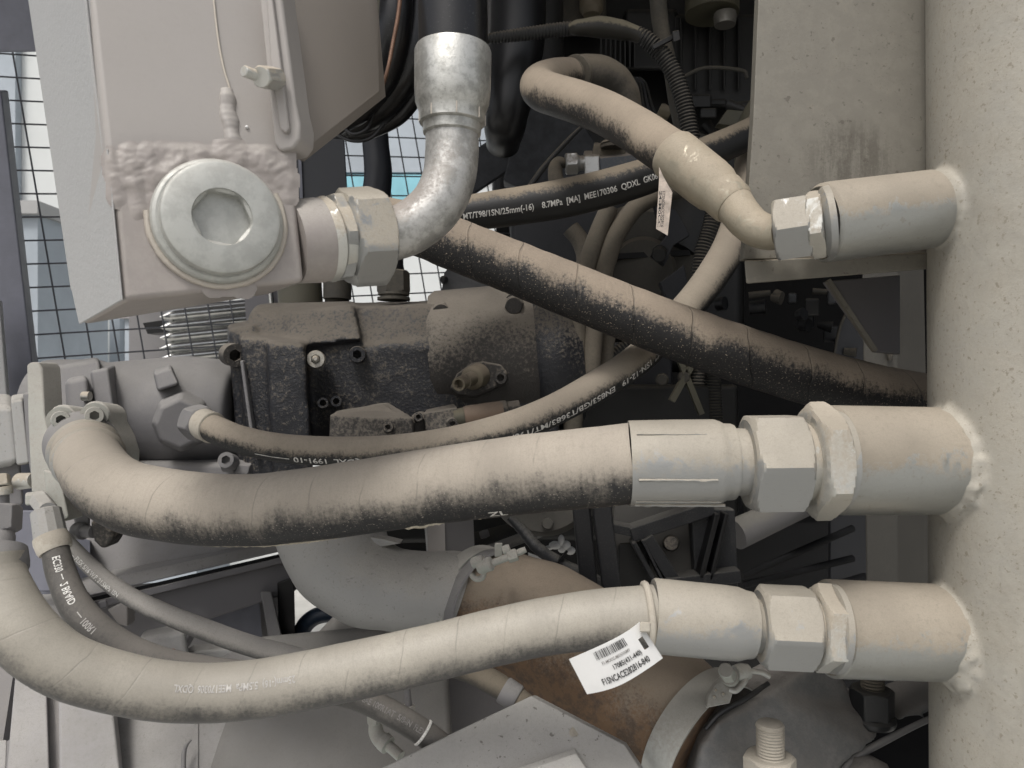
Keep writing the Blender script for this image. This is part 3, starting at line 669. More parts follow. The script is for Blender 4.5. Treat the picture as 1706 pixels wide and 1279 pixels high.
# flange at the left end
t = thing('flange_clamp','bolted split flange holding the left end of the thickest hose','flange clamp',(130,800,.72))
def arc(cx,cy,r,a0,a1,n,d): return [(cx+r*math.cos(R(a0+(a1-a0)*i/n)),cy-r*math.sin(R(a0+(a1-a0)*i/n)),d) for i in range(n+1)]
pl = arc(103,698,25,215,60,7,.735)+[(126,690,.735),(134,692,.735)]+arc(158,692,25,150,-10,8,.735)+[(196,722,.735),(204,748,.735),(203,775,.735),(188,800,.735),(140,820,.735),(100,795,.735),(76,765,.735),(69,738,.735),(72,722,.735)]
G().prism(pl,(0.004,.028,-.004)).build('flange_half','flange',t,bevel=.003,seg=3)
G().rev((137,740,.735),(141,752,.714),[(0,57),(.5,57),(.7,56),(1,54)],seg=56).build('hose_collar','castgrey',t,ang=40)
G().rev((141,750,.716),(152,772,.690),[(0,52),(.1,57),(.22,57),(.3,53),(.6,54),(.68,57),(.8,56),(.9,53)],seg=56).build('crimp_ring','zincB',t,ang=40)
for (x,y) in ((101,699),(157,692)):
    G().rev((x,y,.74),(x,y,.725),[(0,21),(1,21),(1,19)],seg=32).build('washer','flange',t)
    socket_bolt(t,(x,y,.73),(x+.5,y,.708),14.5,mat='flange',deep=.35)
def ffn(cx,cy,d,rot,s):
    c_,s_=math.cos(R(rot)),math.sin(R(rot))
    return lambda x,y: P(cx+(x*c_+y*s_)*s,cy-(-x*s_*-1+y*c_)*s,d)
flat_text('95',ffn(84,735,.7335,-70,1),-9,-5,12,17,'flange',t)
flat_text('95',ffn(183,728,.7335,70,1),-9,-5,12,17,'flange',t)

# ================================================================ lower hose
t = thing('return_hose','dusty hose sweeping along the bottom from the left edge to the lower big nut','hydraulic hose',(330,1200,.55))
pC = Path([(-13,925,.523,47),(-11,960,.52,49),(6,1005,.515,52),(42,1058,.512,53),(100,1104,.515,51),(180,1133,.525,49),(260,1149,.535,48),(340,1154,.545,47),(430,1147,.553,47),(520,1131,.56,47),(620,1110,.566,47),(720,1087,.572,46),(820,1062,.576,46),(910,1043,.578,46.5),(1000,1031,.58,48.5),(1092,1025,.58,50)],sub=14)
G().tube(pC,seg=64,mod=lambda s,a:1+.012*noise.noise(V((s*40,math.cos(a),math.sin(a)+3)))).build('rubber_tube','hoseC',t,ang=60)
pr=[(1088,48),(1086,59),(1090,61),(1200,60.5),(1228,59.5),(1242,55),(1252,53.5),(1253,48),(1258,44),(1275,44)]
fc=G().rev((1086,1025,.58),(1276,1043,.578),pr,seg=60,key='x').build('ferrule','zincB',t,ang=40,disp=.001,dscale=.03)
G().nut((1264,1042,.578),(1354,1046,.576),61.5,rot=.50,ch=.14,bore=.6).build('swivel_nut','zincB',t,ang=24)
G().rev((1345,1045,.576),(1362,1046,.576),[(0,50),(.3,54),(.7,54),(1,50)],seg=40).build('thread_ring','zinc',t)
a1 = thing('hex_adapter','thin hex adapter between the lower big nut and the manifold pipe','pipe adapter',(1365,1110,.575))
G().nut((1354,1045,.576),(1392,1047,.576),64,rot=.1,ch=.25,bore=.6).build('hex_flange','zinc',a1,ang=24)
G().rev((1378,1046,.576),(1392,1047,.576),[(0,60),(.3,72),(1,72)],seg=48).build('collar','zincB',a1)
wrap_text('25mm(-16)  5.5MPa  MEE170306  QDXL',pC,500,290,11,-6,-1,'printfaint',t)
# left fitting of the lower hose
t = thing('hose_end_fitting','light grey hex fitting and ferrule of the bottom hose at the left edge','hose fitting',(0,960,.53))
G().nut((-6,843,.545),(-8,888,.54),33,rot=.2,ch=.15).build('hex_nut','castgrey',t,ang=24)
G().rev((-8,885,.54),(-12,922,.53),[(0,27),(.3,30),(1,30)],seg=32).build('neck','castgrey',t)
G().rev((-12,915,.53),(-13,956,.522),[(0,36),(.1,50),(.6,53),(.85,53),(.95,50)],seg=48).build('ferrule','castgrey',t)

# ================================================================ white label tag with its tie
t = thing('label_tag','white printed barcode tag hanging from the lower hose by a cable tie','tag',(1000,1150,.52))
q00,q10,q11,q01 = P(948,1098,.515),P(1066,1036,.528),P(1105,1100,.53),P(978,1156,.517)
def tagp(u,v,off=0):  # u along 0..1, v down 0..1
    a=q00.lerp(q10,u); b=q01.lerp(q11,u); p=a.lerp(b,v)
    return p+V((0,-off-.006*math.sin(math.pi*u)**1+.010*max(0,u-.85)**1,-.0018*math.sin(u*5)*(v-.3)))
g=G(); nu,nvv=30,10
for side in (0,1):
    for i in range(nu+1):
        for j in range(nvv+1):
            u,v=i/nu,j/nvv
            if side==0: g.v.append(tagp(u,v,.0003))
            else: g.v.append(tagp(u,v,-.0003))
S=(nu+1)*(nvv+1)
for i in range(nu):
    for j in range(nvv):
        if 26<=i<28 and 3<=j<6: continue
        a=i*(nvv+1)+j; g.face((a,a+1,a+nvv+2,a+nvv+1)); g.face((S+a,S+a+nvv+1,S+a+nvv+2,S+a+1))
for i in range(nu):
    for j in (0,nvv):
        a=i*(nvv+1)+j; g.face((a,a+nvv+1,S+a+nvv+1,S+a))
for j in range(nvv):
    for i in (0,nu):
        a=i*(nvv+1)+j; g.face((a,a+1,S+a+1,S+a))
g.build('tag_sheet','tag',t,ang=80)
fn=lambda x,y: tagp(x,1-y,.0009)
flat_text('F1SNCACE282816-840',fn,.24,.21,.15,.62,'ink',t)
flat_text('17085(431-440)',fn,.44,.44,.115,.38,'ink',t)
flat_text('F1-MOCC-MXXXXMY',fn,.34,.62,.07,.38,'printgrey',t)
g=G(); random.seed(3); x=.30
while x<.72:
    wd=random.choice((.004,.004,.008,.012)); 
    ids=[len(g.v)+i for i in range(4)]
    for (xx,yy) in ((x,.73),(x+wd,.73),(x+wd,.93),(x,.93)): g.v.append(fn(xx,yy))
    g.face(ids); x+=wd+random.choice((.005,.007,.012))
g.build('barcode','ink',t,flat=True)
t = thing('cable_tie','beige cable tie round the lower hose above the white tag','cable tie',(1078,1060,.53))
pts=[]
for i in range(49):
    a=2*math.pi*i/48; s=pC.find(1078); p,T,r=pC.at(s); n0=V((0,0,1)); n0=(n0-T*n0.dot(T)).normalized(); B=T.cross(n0)
    pts.append((p+(n0*math.cos(a)+B*math.sin(a))*(r+.0006),.0030))
p_=Path.__new__(Path); p_.set(pts)
g=G(); g.tube(p_,seg=8,cap=False); g.build('band','tie',t,ang=80)
G().box8((1066,1036,.520),(1084,1036,.520),(1084,1053,.520),(1066,1053,.520),(1066,1036,.530),(1084,1036,.530),(1084,1053,.530),(1066,1053,.530)).build('tie_head','tie',t,bevel=.0012)

# ================================================================ looping hose upper right
t = thing('looping_hose','dusty hose looping back behind itself and ending in the bent pipe at upper right','hydraulic hose',(1100,330,.7))
pD = Path([(968,126,.97,27.5),(948,125,.96,27.5),(925,127,.935,28.5),(905,134,.90,30),(898,143,.865,32),(906,152,.835,33),(930,160,.81,33.5),(965,171,.785,34.5),(1010,189,.76,35.5),(1065,220,.725,37),(1105,247,.70,38),(1136,266,.685,38)],sub=14)
G().tube(pD,seg=56).build('rubber_tube','hoseD',t,ang=60)
G().rev((1120,256,.692),(1222,338,.645),[(0,36),(.0,40.5),(.03,42.5),(.10,43),(.6,43),(.72,41.5),(.80,37),(.86,36),(.88,34),(1,33)],seg=56).build('ferrule','dzinc',t,ang=35)
pb_=Path([(1208,326,.65,32),(1222,340,.644,32),(1237,360,.636,31),(1256,378,.628,30),(1280,387,.618,29),(1300,386,.61,29)],sub=12)
G().tube(pb_,seg=48).build('bent_pipe','dzinc',t,ang=60)
G().rev((1200,320,.655),(1224,343,.643),[(0,34),(.1,38),(.8,37),(1,33)],seg=48).build('pipe_collar','dzinc',t,ang=35)
G().nut((1290,385,.61),(1355,375,.598),49,rot=.35,ch=.16,bore=.6).build('swivel_nut','zincB',t,ang=24)
t = thing('hex_adapter','small hex adapter ring at the top stub of the manifold pipe','pipe adapter',(1360,430,.6))
G().nut((1347,376,.6),(1376,371,.594),51,rot=.1,ch=.25,bore=.6).build('hex_flange','zinc',t,ang=24)
G().rev((1366,372,.594),(1384,369,.592),[(0,48),(.4,58),(1,60)],seg=48).build('collar','zincB',t)
t = thing('elbow_fitting','dusty swept elbow at the far end of the looping hose, half hidden by it','elbow fitting',(1010,180,.97))
G().tube(Path([(955,124,.965,28),(975,122,.97,30),(1000,124,.975,30),(1022,134,.98,28),(1038,152,.985,25),(1044,172,.99,24),(1046,200,.995,24)]),seg=40).build('elbow_pipe','hosedim',t,ang=60)
G().rev((958,124,.958),(963,123,.962),[(0,26),(.2,31),(.8,31),(1,30)],seg=40).build('ferrule_lip','hosedim2',t)
t = thing('old_label_tag','narrow dirty white tag hanging edge on from the end of the looping hose','tag',(1105,390,.66))
g=G().prism([(1098,278,.66),(1104,292,.66),(1120,320,.655),(1112,392,.66),(1093,381,.665),(1098,300,.66)],(.0004,.0008,0)).build('tag_sheet','tagold',t)
def tg(x,y): return P(1103+x*7+ (1-y)*-2+3, 385-y*85, .6538)
for k_,tx in ((.0,'FTSNC06CC202816'),(.75,'24-M0CC')):
    vs,fs,W=text_mesh(tx); g=G()
    for v in vs: g.v.append(P(1106-k_*7+v.y/.7*4.5-v.x/W*3,  318+v.x/W*60, .6535))
    for f in fs: g.face(f)
    g.build('lettering','ink',t,flat=True)

# ================================================================ diagonal hose
t = thing('diagonal_hose','rough black hose dusted on top, running diagonally down to the right','hydraulic hose',(1100,560,.78))
pE = Path([(640,370,.80,42),(700,384,.79,43),(760,408,.78,43.5),(850,443,.77,44),(950,483,.76,45),(1050,523,.755,46),(1150,561,.75,47),(1250,596,.75,48),(1350,627,.755,48),(1450,652,.765,47),(1560,672,.78,46),(1650,690,.80,45)],sub=12)
G().tube(pE,seg=56,mod=lambda s,a:1+.02*noise.noise(V((s*60,math.cos(a),math.sin(a)+7)))).build('rubber_tube','hoseE',t,ang=60)

# printed hose
t = thing('printed_hose','black hose with white print crossing behind the zinc elbow, brown dust on top','hydraulic hose',(900,370,.85))
pG = Path([(640,390,.83,27),(700,372,.84,28),(760,358,.85,29),(850,345,.86,31),(940,330,.87,32),(1030,308,.88,31),(1110,282,.90,29),(1180,254,.92,27),(1250,222,.95,25),(1330,180,.98,24)],sub=12)
G().tube(pG,seg=48).build('rubber_tube','hoseG',t,ang=60)
wrap_text('MT/T98/1SN/25mm(-16)    8.7MPa  \u25ad\u25ad  MEE170306  QDXL  GK06'.replace('\u25ad\u25ad','[MA]'),pG,764,1079,9.5,8,1,'print',t)
wrap_text('\u2014',pG,1090,1104,12,-2,1,'print',t)

# thin printed hose
t = thing('thin_printed_hose','thinner hose with upside down white print dipping below the pump and rising to the right','hydraulic hose',(640,770,.8))
pH = Path([(338,706,.80,22),(360,716,.785,23),(400,732,.77,23.5),(460,745,.76,24),(540,751,.755,24.5),(640,750,.75,25),(740,738,.75,25.5),(840,714,.755,26),(920,684,.765,26.5),(1000,640,.785,27),(1060,600,.81,26.5),(1110,550,.84,26),(1160,495,.87,26.5),(1205,430,.90,27),(1230,370,.93,27),(1245,300,.96,26),(1262,230,1.0,25),(1290,150,1.05,24)],sub=12)
G().tube(pH,seg=48).build('rubber_tube','hoseH',t,ang=60)
G().nut((322,702,.815),(340,707,.80),27,rot=.3,ch=.2).build('hex_nut','castgrey',t,ang=24)
G().rev((334,704,.805),(352,712,.79),[(0,20),(.15,26),(.8,26),(1,25)],seg=40).build('ferrule','tie',t)
G().rev((350,711,.792),(355,713,.789),[(0,24),(.2,26.5),(.8,26.5),(1,24)],seg=32).build('tie_band','tie',t)
wrap_text('-FLEX\u00b0 1SN-12-19   EN853/GB/T3683/MT/T98/1SN/19mm(-12)      MEE170306  QDXL  1991-10',pH,1094,500,10.5,44,-1,'print',t)
wrap_text('\u2014\u2014',pH,494,440,10,45,-1,'print',t)

# small left hoses
t = thing('braided_hose','dark grey hose with faint print dropping from the gear pump behind the bottom hose','hydraulic hose',(180,1080,.62))
pK = Path([(84,880,.66,20),(92,915,.655,21),(104,960,.65,23),(128,1012,.64,25),(170,1056,.635,26),(225,1088,.635,25),(285,1106,.64,23),(360,1118,.65,22),(450,1128,.66,22),(540,1146,.66,22),(600,1163,.655,21),(650,1187,.65,21),(700,1217,.65,21),(760,1262,.65,21)],sub=12)
G().tube(pK,seg=40).build('rubber_tube','braid',t,ang=60)
wrap_text('EC330  \u2014  2 BRAID',pK,928,1010,11,4,-1,'print',t,key=1)
wrap_text('\u2014 100R1',pK,1022,1052,11,10,-1,'printfaint',t,key=1)
wrap_text('SAE 100R1AT  5/8-IN  FLEX',pK,610,703,9,-2,1,'printgrey',t)
G().rev((76,848,.665),(86,902,.658),[(0,18),(.05,23),(.8,25),(1,24)],seg=12).build('ferrule','alu',t,ang=20)
G().rev((83,892,.659),(93,918,.656),[(0,26),(.3,27.5),(.8,27),(1,25)],seg=36).build('tape_wrap','tie',t)
G().rev((703,1219,.65),(707,1222,.65),[(0,21.5),(.2,23),(.8,23),(1,21.5)],seg=36).build('white_ring','print',t)
t = thing('thin_grey_hose','thin grey hose running down right from the flange to behind the bottom hose','hydraulic hose',(300,1030,.8))
pL = Path([(100,888,.78,11),(130,922,.78,12.5),(165,956,.78,13.5),(210,990,.78,15),(270,1020,.78,16),(340,1048,.78,17),(410,1073,.78,17),(480,1092,.78,17),(560,1112,.78,17)],sub=10)
G().tube(pL,seg=32).build('rubber_tube','hosegrey',t,ang=60)
wrap_text('\u2014 FLEX 5/16 W.P. 21.5MPa 1SN',pL,128,205,8,30,1,'print',t)

# ================================================================ upper right plate with post
t = thing('bracket_plate','olive grey steel plate with a bottom lip behind the top stub','plate',(1390,470,.66))
G().prism([(1266,-60,.665),(1560,-60,.66),(1560,426,.66),(1238,432,.665),(1241,400,.665),(1255,200,.665)],(0,.012,0)).build('plate_web','plate',t,bevel=.001)
G().box8((1240,434,.650),(1560,420,.645),(1560,447,.645),(1243,473,.650),(1244,430,.76),(1560,424,.76),(1560,436,.76),(1246,445,.76)).build('bottom_lip','plate',t,bevel=.0015)
G().prism([(1378,468,.72),(1500,458,.74),(1500,590,.74),(1462,586,.72)],(0,.012,0)).build('gusset','chassisd',t,bevel=.001)
G().bar((1381,466,.717),(1460,584,.717),7,.006).build('gusset_edge','plate',t)
t = thing('square_post','dark grey square post standing beside the manifold pipe','post',(1470,1000,.98))
G().box8((1436,440,.98),(1495,440,.98),(1495,1020,.98),(1444,1020,.98),(1436,440,1.03),(1540,440,1.03),(1552,1020,1.03),(1444,1020,1.03)).build('post_body','castdust2',t,bevel=.003)
bead([(1480,478,.976),(1481,520,.976),(1482,560,.976),(1482,600,.976)],4,t,amp=.5,mat='engd')
# ================================================================ main pump
t = thing('main_pump','black cast iron piston pump dusted on top, in the centre behind the hoses','hydraulic pump',(650,790,.95))
g = G()
g.box8((444,568,.878),(508,574,.878),(522,800,.878),(456,800,.878),(440,545,1.10),(508,545,1.10),(522,800,1.10),(456,800,1.10))
g.box8((400,560,.905),(470,566,.905),(475,800,.905),(412,800,.905),(400,545,1.1),(470,545,1.1),(475,800,1.1),(412,800,1.1))
g.box8((500,585,.925),(760,560,.935),(770,800,.935),(540,800,.935),(555,560,1.10),(760,540,1.10),(770,800,1.10),(540,800,1.10))
# tilted top deck and rounded shoulders
g.box8((520,515,.965),(735,505,.96),(745,580,.93),(560,590,.93),(520,505,1.10),(735,500,1.10),(745,640,1.05),(560,640,1.05))
g.rev((430,590,1.0),(600,585,1.0),[(0,70),(.05,84),(.9,84),(1,70)],seg=40)
g.box8((380,548,.93),(425,540,.93),(440,800,.93),(398,800,.93),(378,540,1.06),(430,530,1.06),(440,800,1.06),(398,800,1.06))
g.box8((476,520,.945),(590,510,.94),(603,566,.915),(484,578,.915),(476,505,1.05),(590,500,1.05),(603,570,1.05),(484,570,1.05))
# round motor end
GB = g
g = G(); g.rev((728,610,1.03),(945,590,1.03),[(0,118),(.04,124),(.55,124),(.8,120),(.93,108),(1,90)],seg=64)
g.build('round_housing','castdust',t,ang=50,disp=.003,dscale=.03)
g = G(); g.rev((880,598,1.03),(962,590,1.03),[(0,110),(.15,122),(.25,128),(.6,128),(.75,122),(1,110)],seg=64)
g.build('end_flange','cast',t,ang=40)
g = GB; g.box8((560,680,.93),(925,640,.95),(940,800,.95),(560,800,.93),(560,680,1.1),(925,640,1.1),(940,800,1.1),(560,800,1.1))
g.build('pump_body','cast',t,remesh=.0038,smooth=11,disp=.0025,dscale=.03)
# ribs down the end
for (x0,x1,y0,y1) in ((402,424,600,760),):
    G().bar((x0,y0,.898),(x1,y1,.893),6,.03).build('casting_rib','castgrey',t,bevel=.002,seg=3)
socket_bolt(t,(528,600,.915),(526,598,.893),15,mat='zinc',deep=.3)
G().rev((526,598,.894),(525.5,597.5,.888),[(0,6),(.5,6),(1,3)],seg=16).build('grease_nipple','zinc',t)
socket_bolt(t,(597,591,.93),(595,590,.905),14,mat='cast',deep=.7)
for x,y in ((538,671),(560,668)):
    G().rev((x,y,.925),(x,y,.898),[(0,9),(1,9),(1,5.5),(.4,5),(.4,.5)],seg=24).build('small_plug','cast',t,ang=30)
hex_bolt(t,(737,517,.985),(735,521,.955),15,mat='castdust')
hex_bolt(t,(858,505,.97),(856,509,.94),14,mat='castdust')
G().rev((384,590,.93),(392,592,.905),[(0,19),(1,19),(1,10,9),(.3,10,9),(.3,1)],seg=36).build('socket_plug','castdust',t,ang=30)
# sensor on its lug
g=G().prism([(748,648,.925),(760,622,.925),(785,603,.925),(805,600,.925),(835,606,.925),(846,622,.925),(843,640,.925),(815,652,.925),(790,662,.925),(762,660,.925)],(.005,.05,0)).build('sensor_lug','castdust',t,bevel=.004,seg=3)
G().rev((797,625,.93),(778,634,.895),[(0,21),(.55,20),(.6,17),(.62,12),(1,11)],seg=32).build('sensor_body','dimbrass',t,ang=40)
G().rev((778,634,.896),(764,640,.872),[(0,11.5),(.3,12),(.32,10),(.5,10),(.52,12),(1,11.5),(1,8),(.6,7.5),(.6,1)],seg=32).build('sensor_tip','dimbrass',t,ang=40)
G().rev((834,629,.93),(834,629,.915),[(0,10),(1,10),(1,6),(.4,6),(.4,1)],seg=24).build('lug_hole','castdust',t,ang=40)
# control valve bolted low on the pump
t = thing('control_valve','dusty cast control valve with socket screws bolted low on the black pump','valve',(640,730,.9))
g=G().box8((550,690,.875),(688,694,.86),(690,740,.86),(548,745,.87),(556,690,.94),(645,668,.94),(700,740,.94),(548,745,.94))
g.box8((560,684,.90),(640,672,.895),(684,700,.868),(552,700,.875),(560,684,.95),(640,672,.95),(690,740,.95),(552,740,.95))
g.build('valve_body','castdust',t,remesh=.003,smooth=5)
socket_bolt(t,(647,713,.865),(646,711,.85),9,mat='castdust',deep=.5)
socket_bolt(t,(697,697,.88),(697,694,.862),8,mat='castdust',deep=.5)
G().rev((700,700,.90),(704,712,.885),[(0,17),(1,17)],seg=28).build('valve_boss','castdust',t,ang=40)
g=G().box8((705,688,.88),(762,678,.88),(765,712,.875),(708,722,.875),(710,682,.93),(757,672,.93),(765,712,.93),(708,722,.93)).build('connector_block','castdust',t,bevel=.002)
G().rev((758,696,.885),(775,693,.885),[(0,15),(1,15)],seg=20).build('connector_neck','engo',t)
G().rev((774,694,.885),(838,684,.89),[(0,17),(.1,18),(1,17)],seg=32).build('solenoid','dimbrown',t)
G().rev((836,684,.89),(866,678,.892),[(0,17),(.3,16),(.35,13),(1,12)],seg=32).build('solenoid_cap','castdust',t)
G().rev((752,704,.882),(754,706,.868),[(0,10),(1,9),(1,5),(.5,4),(.5,1)],seg=20).build('screw','castdust',t)
# black fittings on top of the pump
t = thing('pump_top_fitting','dark hex hose fitting standing on the pump under the zinc elbow','hose fitting',(656,497,1.0))
G().nut((656,489,1.0),(655,451,1.0),24,rot=.25,ch=.12).build('hex_nut','engd',t,ang=24)
G().rev((655,455,1.0),(655,420,1.0),[(0,17),(1,17)],seg=28).build('hose_end','black',t)
G().rev((656,500,1.0),(656,487,1.0),[(0,27),(.35,27),(.4,22),(.6,22),(.65,26),(1,26)],seg=32).build('base_ring','engd',t)
t = thing('brass_filter','dull brass coloured cylinder behind the plug block above the pump','filter',(505,505,1.12))
G().rev((497,440,1.12),(502,520,1.12),[(0,36),(1,36)],seg=36).build('shell','engo',t)
G().rev((560,440,1.10),(562,515,1.10),[(0,20),(1,20)],seg=30).build('neck','engd',t)
G().rev((562,470,1.09),(562,498,1.09),[(0,23),(1,23)],seg=30).build('neck_ring','engd',t)
t = thing('rear_upright','dark upright bar with a bright strip behind the plug block above the pump','post',(440,528,1.25))
G().box8((405,440,1.25),(460,440,1.25),(466,540,1.25),(410,540,1.25),(405,440,1.30),(460,440,1.30),(466,540,1.30),(410,540,1.30)).build('bar','chassisd',t)
G().rev((446,440,1.24),(456,540,1.24),[(0,4.5),(1,4.5)],seg=16).build('strip','muffler',t)

# ================================================================ pale gear case left of the pump
t = thing('gear_case','pale grey dusty cast gear case between the bolted flange and the black pump','gear case',(240,780,.95))
g=G()
g.rev((75,690,.97),(400,690,.98),[(0,90),(.05,92),(.28,92),(.30,86),(.5,92),(.72,98),(.9,92),(1,80)],seg=64)
g.build('case_body','castgrey',t,remesh=.005,smooth=8)
g=G().box8((82,612,.90),(166,598,.90),(170,640,.88),(88,700,.88),(82,606,1.0),(166,594,1.0),(170,700,1.0),(88,700,1.0)).build('case_top','castgrey',t,bevel=.006,seg=3)
g=G().box8((150,618,.885),(180,612,.885),(205,800,.86),(176,800,.86),(150,612,.96),(196,606,.96),(232,800,.95),(176,800,.96)).build('case_flange','castgrey',t,bevel=.004,seg=3)
g=G().box8((108,632,.87),(146,624,.87),(150,690,.86),(112,700,.86),(108,628,.93),(146,620,.93),(150,700,.93),(112,710,.93)).build('case_block','castgrey',t,bevel=.008,seg=4)
g=G().rev((306,700,.915),(300,706,.875),[(0,52,48),(.6,50,46),(1,42,38)],seg=8).build('octagon_boss','castgrey',t,bevel=.004,seg=3,ang=20)
g=G().box8((255,622,.89),(285,612,.89),(298,640,.885),(262,652,.885),(255,612,.95),(285,604,.95),(300,640,.95),(262,652,.95)).build('cast_lug','castgrey',t,bevel=.004,seg=3)
g=G().prism([(176,770,.90),(395,770,.90),(420,820,.90),(300,850,.90),(200,830,.90)],(0,.1,0)).build('case_foot','castgrey',t,bevel=.008,seg=3)
G().rev((138,660,.862),(150,660,.862),[(0,8),(1,8)],seg=20).build('pin','zinc',t)
socket_bolt(t,(385,770,.88),(376,766,.86),14,mat='castgrey',deep=.3)
G().nut((372,772,.89),(392,774,.89),12,rot=.2).build('hex_bolt','castgrey',t,ang=24)
G().nut((398,782,.88),(418,784,.88),11,rot=.2).build('hex_bolt','castgrey',t,ang=24)

# ================================================================ gear pump at the far left
t = thing('gear_pump','pale cast gear pump with tall edge plate at the left margin','gear pump',(30,830,.8))
g=G().box8((-60,677,.78),(22,673,.78),(32,774,.78),(-60,790,.78),(-60,655,.88),(22,655,.88),(32,774,.88),(-60,790,.88)).build('pump_body','alu',t,bevel=.008,seg=3)
G().box8((18,668,.775),(38,664,.775),(50,772,.775),(28,776,.775),(18,658,.86),(46,654,.86),(54,772,.86),(28,776,.86)).build('rear_cover','alu',t,bevel=.003)
G().box8((-60,770,.80),(34,765,.80),(40,842,.80),(-60,850,.80),(-60,770,.88),(34,765,.88),(40,842,.88),(-60,850,.88)).build('pump_foot','castgrey',t,bevel=.004)
g=G().box8((44,606,.785),(64,602,.785),(80,700,.77),(80,870,.755),(44,606,.80),(64,602,.80),(80,700,.78),(80,870,.77))
g=G().prism([(44,608,.78),(50,603,.78),(64,603,.78),(70,612,.78),(74,690,.77),(90,760,.76),(108,870,.75),(84,866,.75),(70,822,.755),(52,820,.76),(46,700,.77)],(.002,.03,0)).build('edge_plate','flange',t,bevel=.002)
g=G().prism([(36,654,.775),(52,652,.775),(62,720,.77),(74,820,.765),(54,822,.765),(44,760,.77)],(.002,.03,0)).build('mount_plate','castgrey',t,bevel=.003)
G().box8((72,780,.75),(100,790,.745),(116,862,.745),(84,870,.745),(80,780,.79),(108,790,.79),(116,862,.79),(84,870,.79)).build('port_neck','flange',t,bevel=.003)
G().rev((30,802,.775),(56,800,.77),[(0,12),(.1,14),(.85,13),(1,12)],seg=28).build('dowel','zinc',t,ang=40)
G().box8((42,824,.735),(73,820,.735),(76,840,.735),(42,842,.735),(42,820,.75),(73,816,.75),(76,840,.75),(42,842,.75)).build('hex_end','flange',t,bevel=.002)
G().nut((66,832,.74),(80,850,.70),14,rot=.3).build('hex_nut','alu',t,ang=24)
G().nut((2,793,.77),(4,812,.765),12,rot=.2).build('hex_nut','zinc',t,ang=24)
G().rev((4,810,.765),(5,824,.765),[(0,14),(.3,15),(.9,15),(1,12)],seg=24).build('nut_collar','zinc',t)
G().rev((3,822,.765),(3,850,.765),[(0,11),(1,11)],seg=20).build('neck','castgrey',t)
G().box8((118,842,.80),(150,852,.80),(150,880,.80),(130,896,.80),(118,842,.84),(150,852,.84),(150,880,.84),(130,896,.84)).build('lower_lug','castgrey',t,bevel=.003)
t = thing('drain_fitting','small dusty fitting with rounded cap under the thickest hose at left','hose fitting',(170,915,.8))
G().rev((128,884,.80),(156,886,.79),[(0,14),(.4,14),(.45,10),(1,10)],seg=24).build('body','castgrey',t)
G().prism([(150,868,.785),(168,866,.785),(186,884,.785),(187,898,.785),(178,912,.785),(168,914,.785),(156,902,.785),(152,888,.785)],(0,.025,0)).build('cap','castdust',t,bevel=.006,seg=4)
G().box8((152,860,.79),(185,872,.79),(185,878,.79),(158,868,.79),(152,860,.81),(185,872,.81),(185,878,.81),(158,868,.81)).build('clip','eng',t)

# ================================================================ chassis, lower left
t = thing('chassis_frame','grey dusty chassis frame beams and plates behind the hoses at lower left','machine frame',(300,1279,1.2))
G().prism([(90,830,1.12),(480,830,1.12),(500,905,1.10),(330,940,1.08),(130,985,1.08),(90,985,1.1)],(0,.02,0)).build('web_plate','chassis',t)
G().box8((135,972,1.02),(480,898,1.06),(484,915,1.05),(140,995,1.01),(135,960,1.10),(480,888,1.14),(484,905,1.14),(140,985,1.10)).build('top_beam','chassis',t,bevel=.003)
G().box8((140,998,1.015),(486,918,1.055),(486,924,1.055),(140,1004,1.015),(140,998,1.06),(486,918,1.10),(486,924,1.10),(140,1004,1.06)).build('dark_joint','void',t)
G().box8((138,1006,1.0),(488,924,1.04),(490,933,1.04),(140,1018,1.0),(138,1004,1.05),(488,922,1.09),(490,930,1.09),(140,1014,1.05)).build('angle_lip','chassisd',t,bevel=.001)
G().prism([(140,1016,1.02),(490,932,1.06),(492,985,1.06),(330,1038,1.04),(300,1090,1.03),(140,1120,1.02)],(0,.03,0)).build('lower_beam','chassisd',t,bevel=.003)
G().box8((348,1000,1.10),(432,1000,1.10),(440,1110,1.10),(348,1110,1.10),(348,1000,1.14),(432,1000,1.14),(440,1110,1.14),(348,1110,1.14)).build('blue_panel','bluegrey',t)
G().box8((434,985,1.02),(452,985,1.02),(476,1090,1.02),(452,1090,1.02),(434,985,1.10),(452,985,1.10),(480,1090,1.10),(456,1090,1.10)).build('brace','castgrey',t,bevel=.002)
G().box8((462,970,1.04),(490,960,1.04),(493,1100,1.04),(466,1100,1.04),(462,970,1.12),(490,960,1.12),(493,1100,1.12),(466,1100,1.12)).build('upright','black',t,bevel=.002)
G().box8((78,880,1.08),(150,900,1.08),(150,1060,1.08),(60,1060,1.08),(78,880,1.16),(150,900,1.16),(150,1060,1.16),(60,1060,1.16)).build('side_plate','bluegrey',t)
G().box8((18,850,1.0),(78,850,1.0),(84,985,1.0),(24,985,1.0),(18,850,1.04),(78,850,1.04),(84,985,1.04),(24,985,1.04)).build('side_plate','bluegrey',t,bevel=.002)
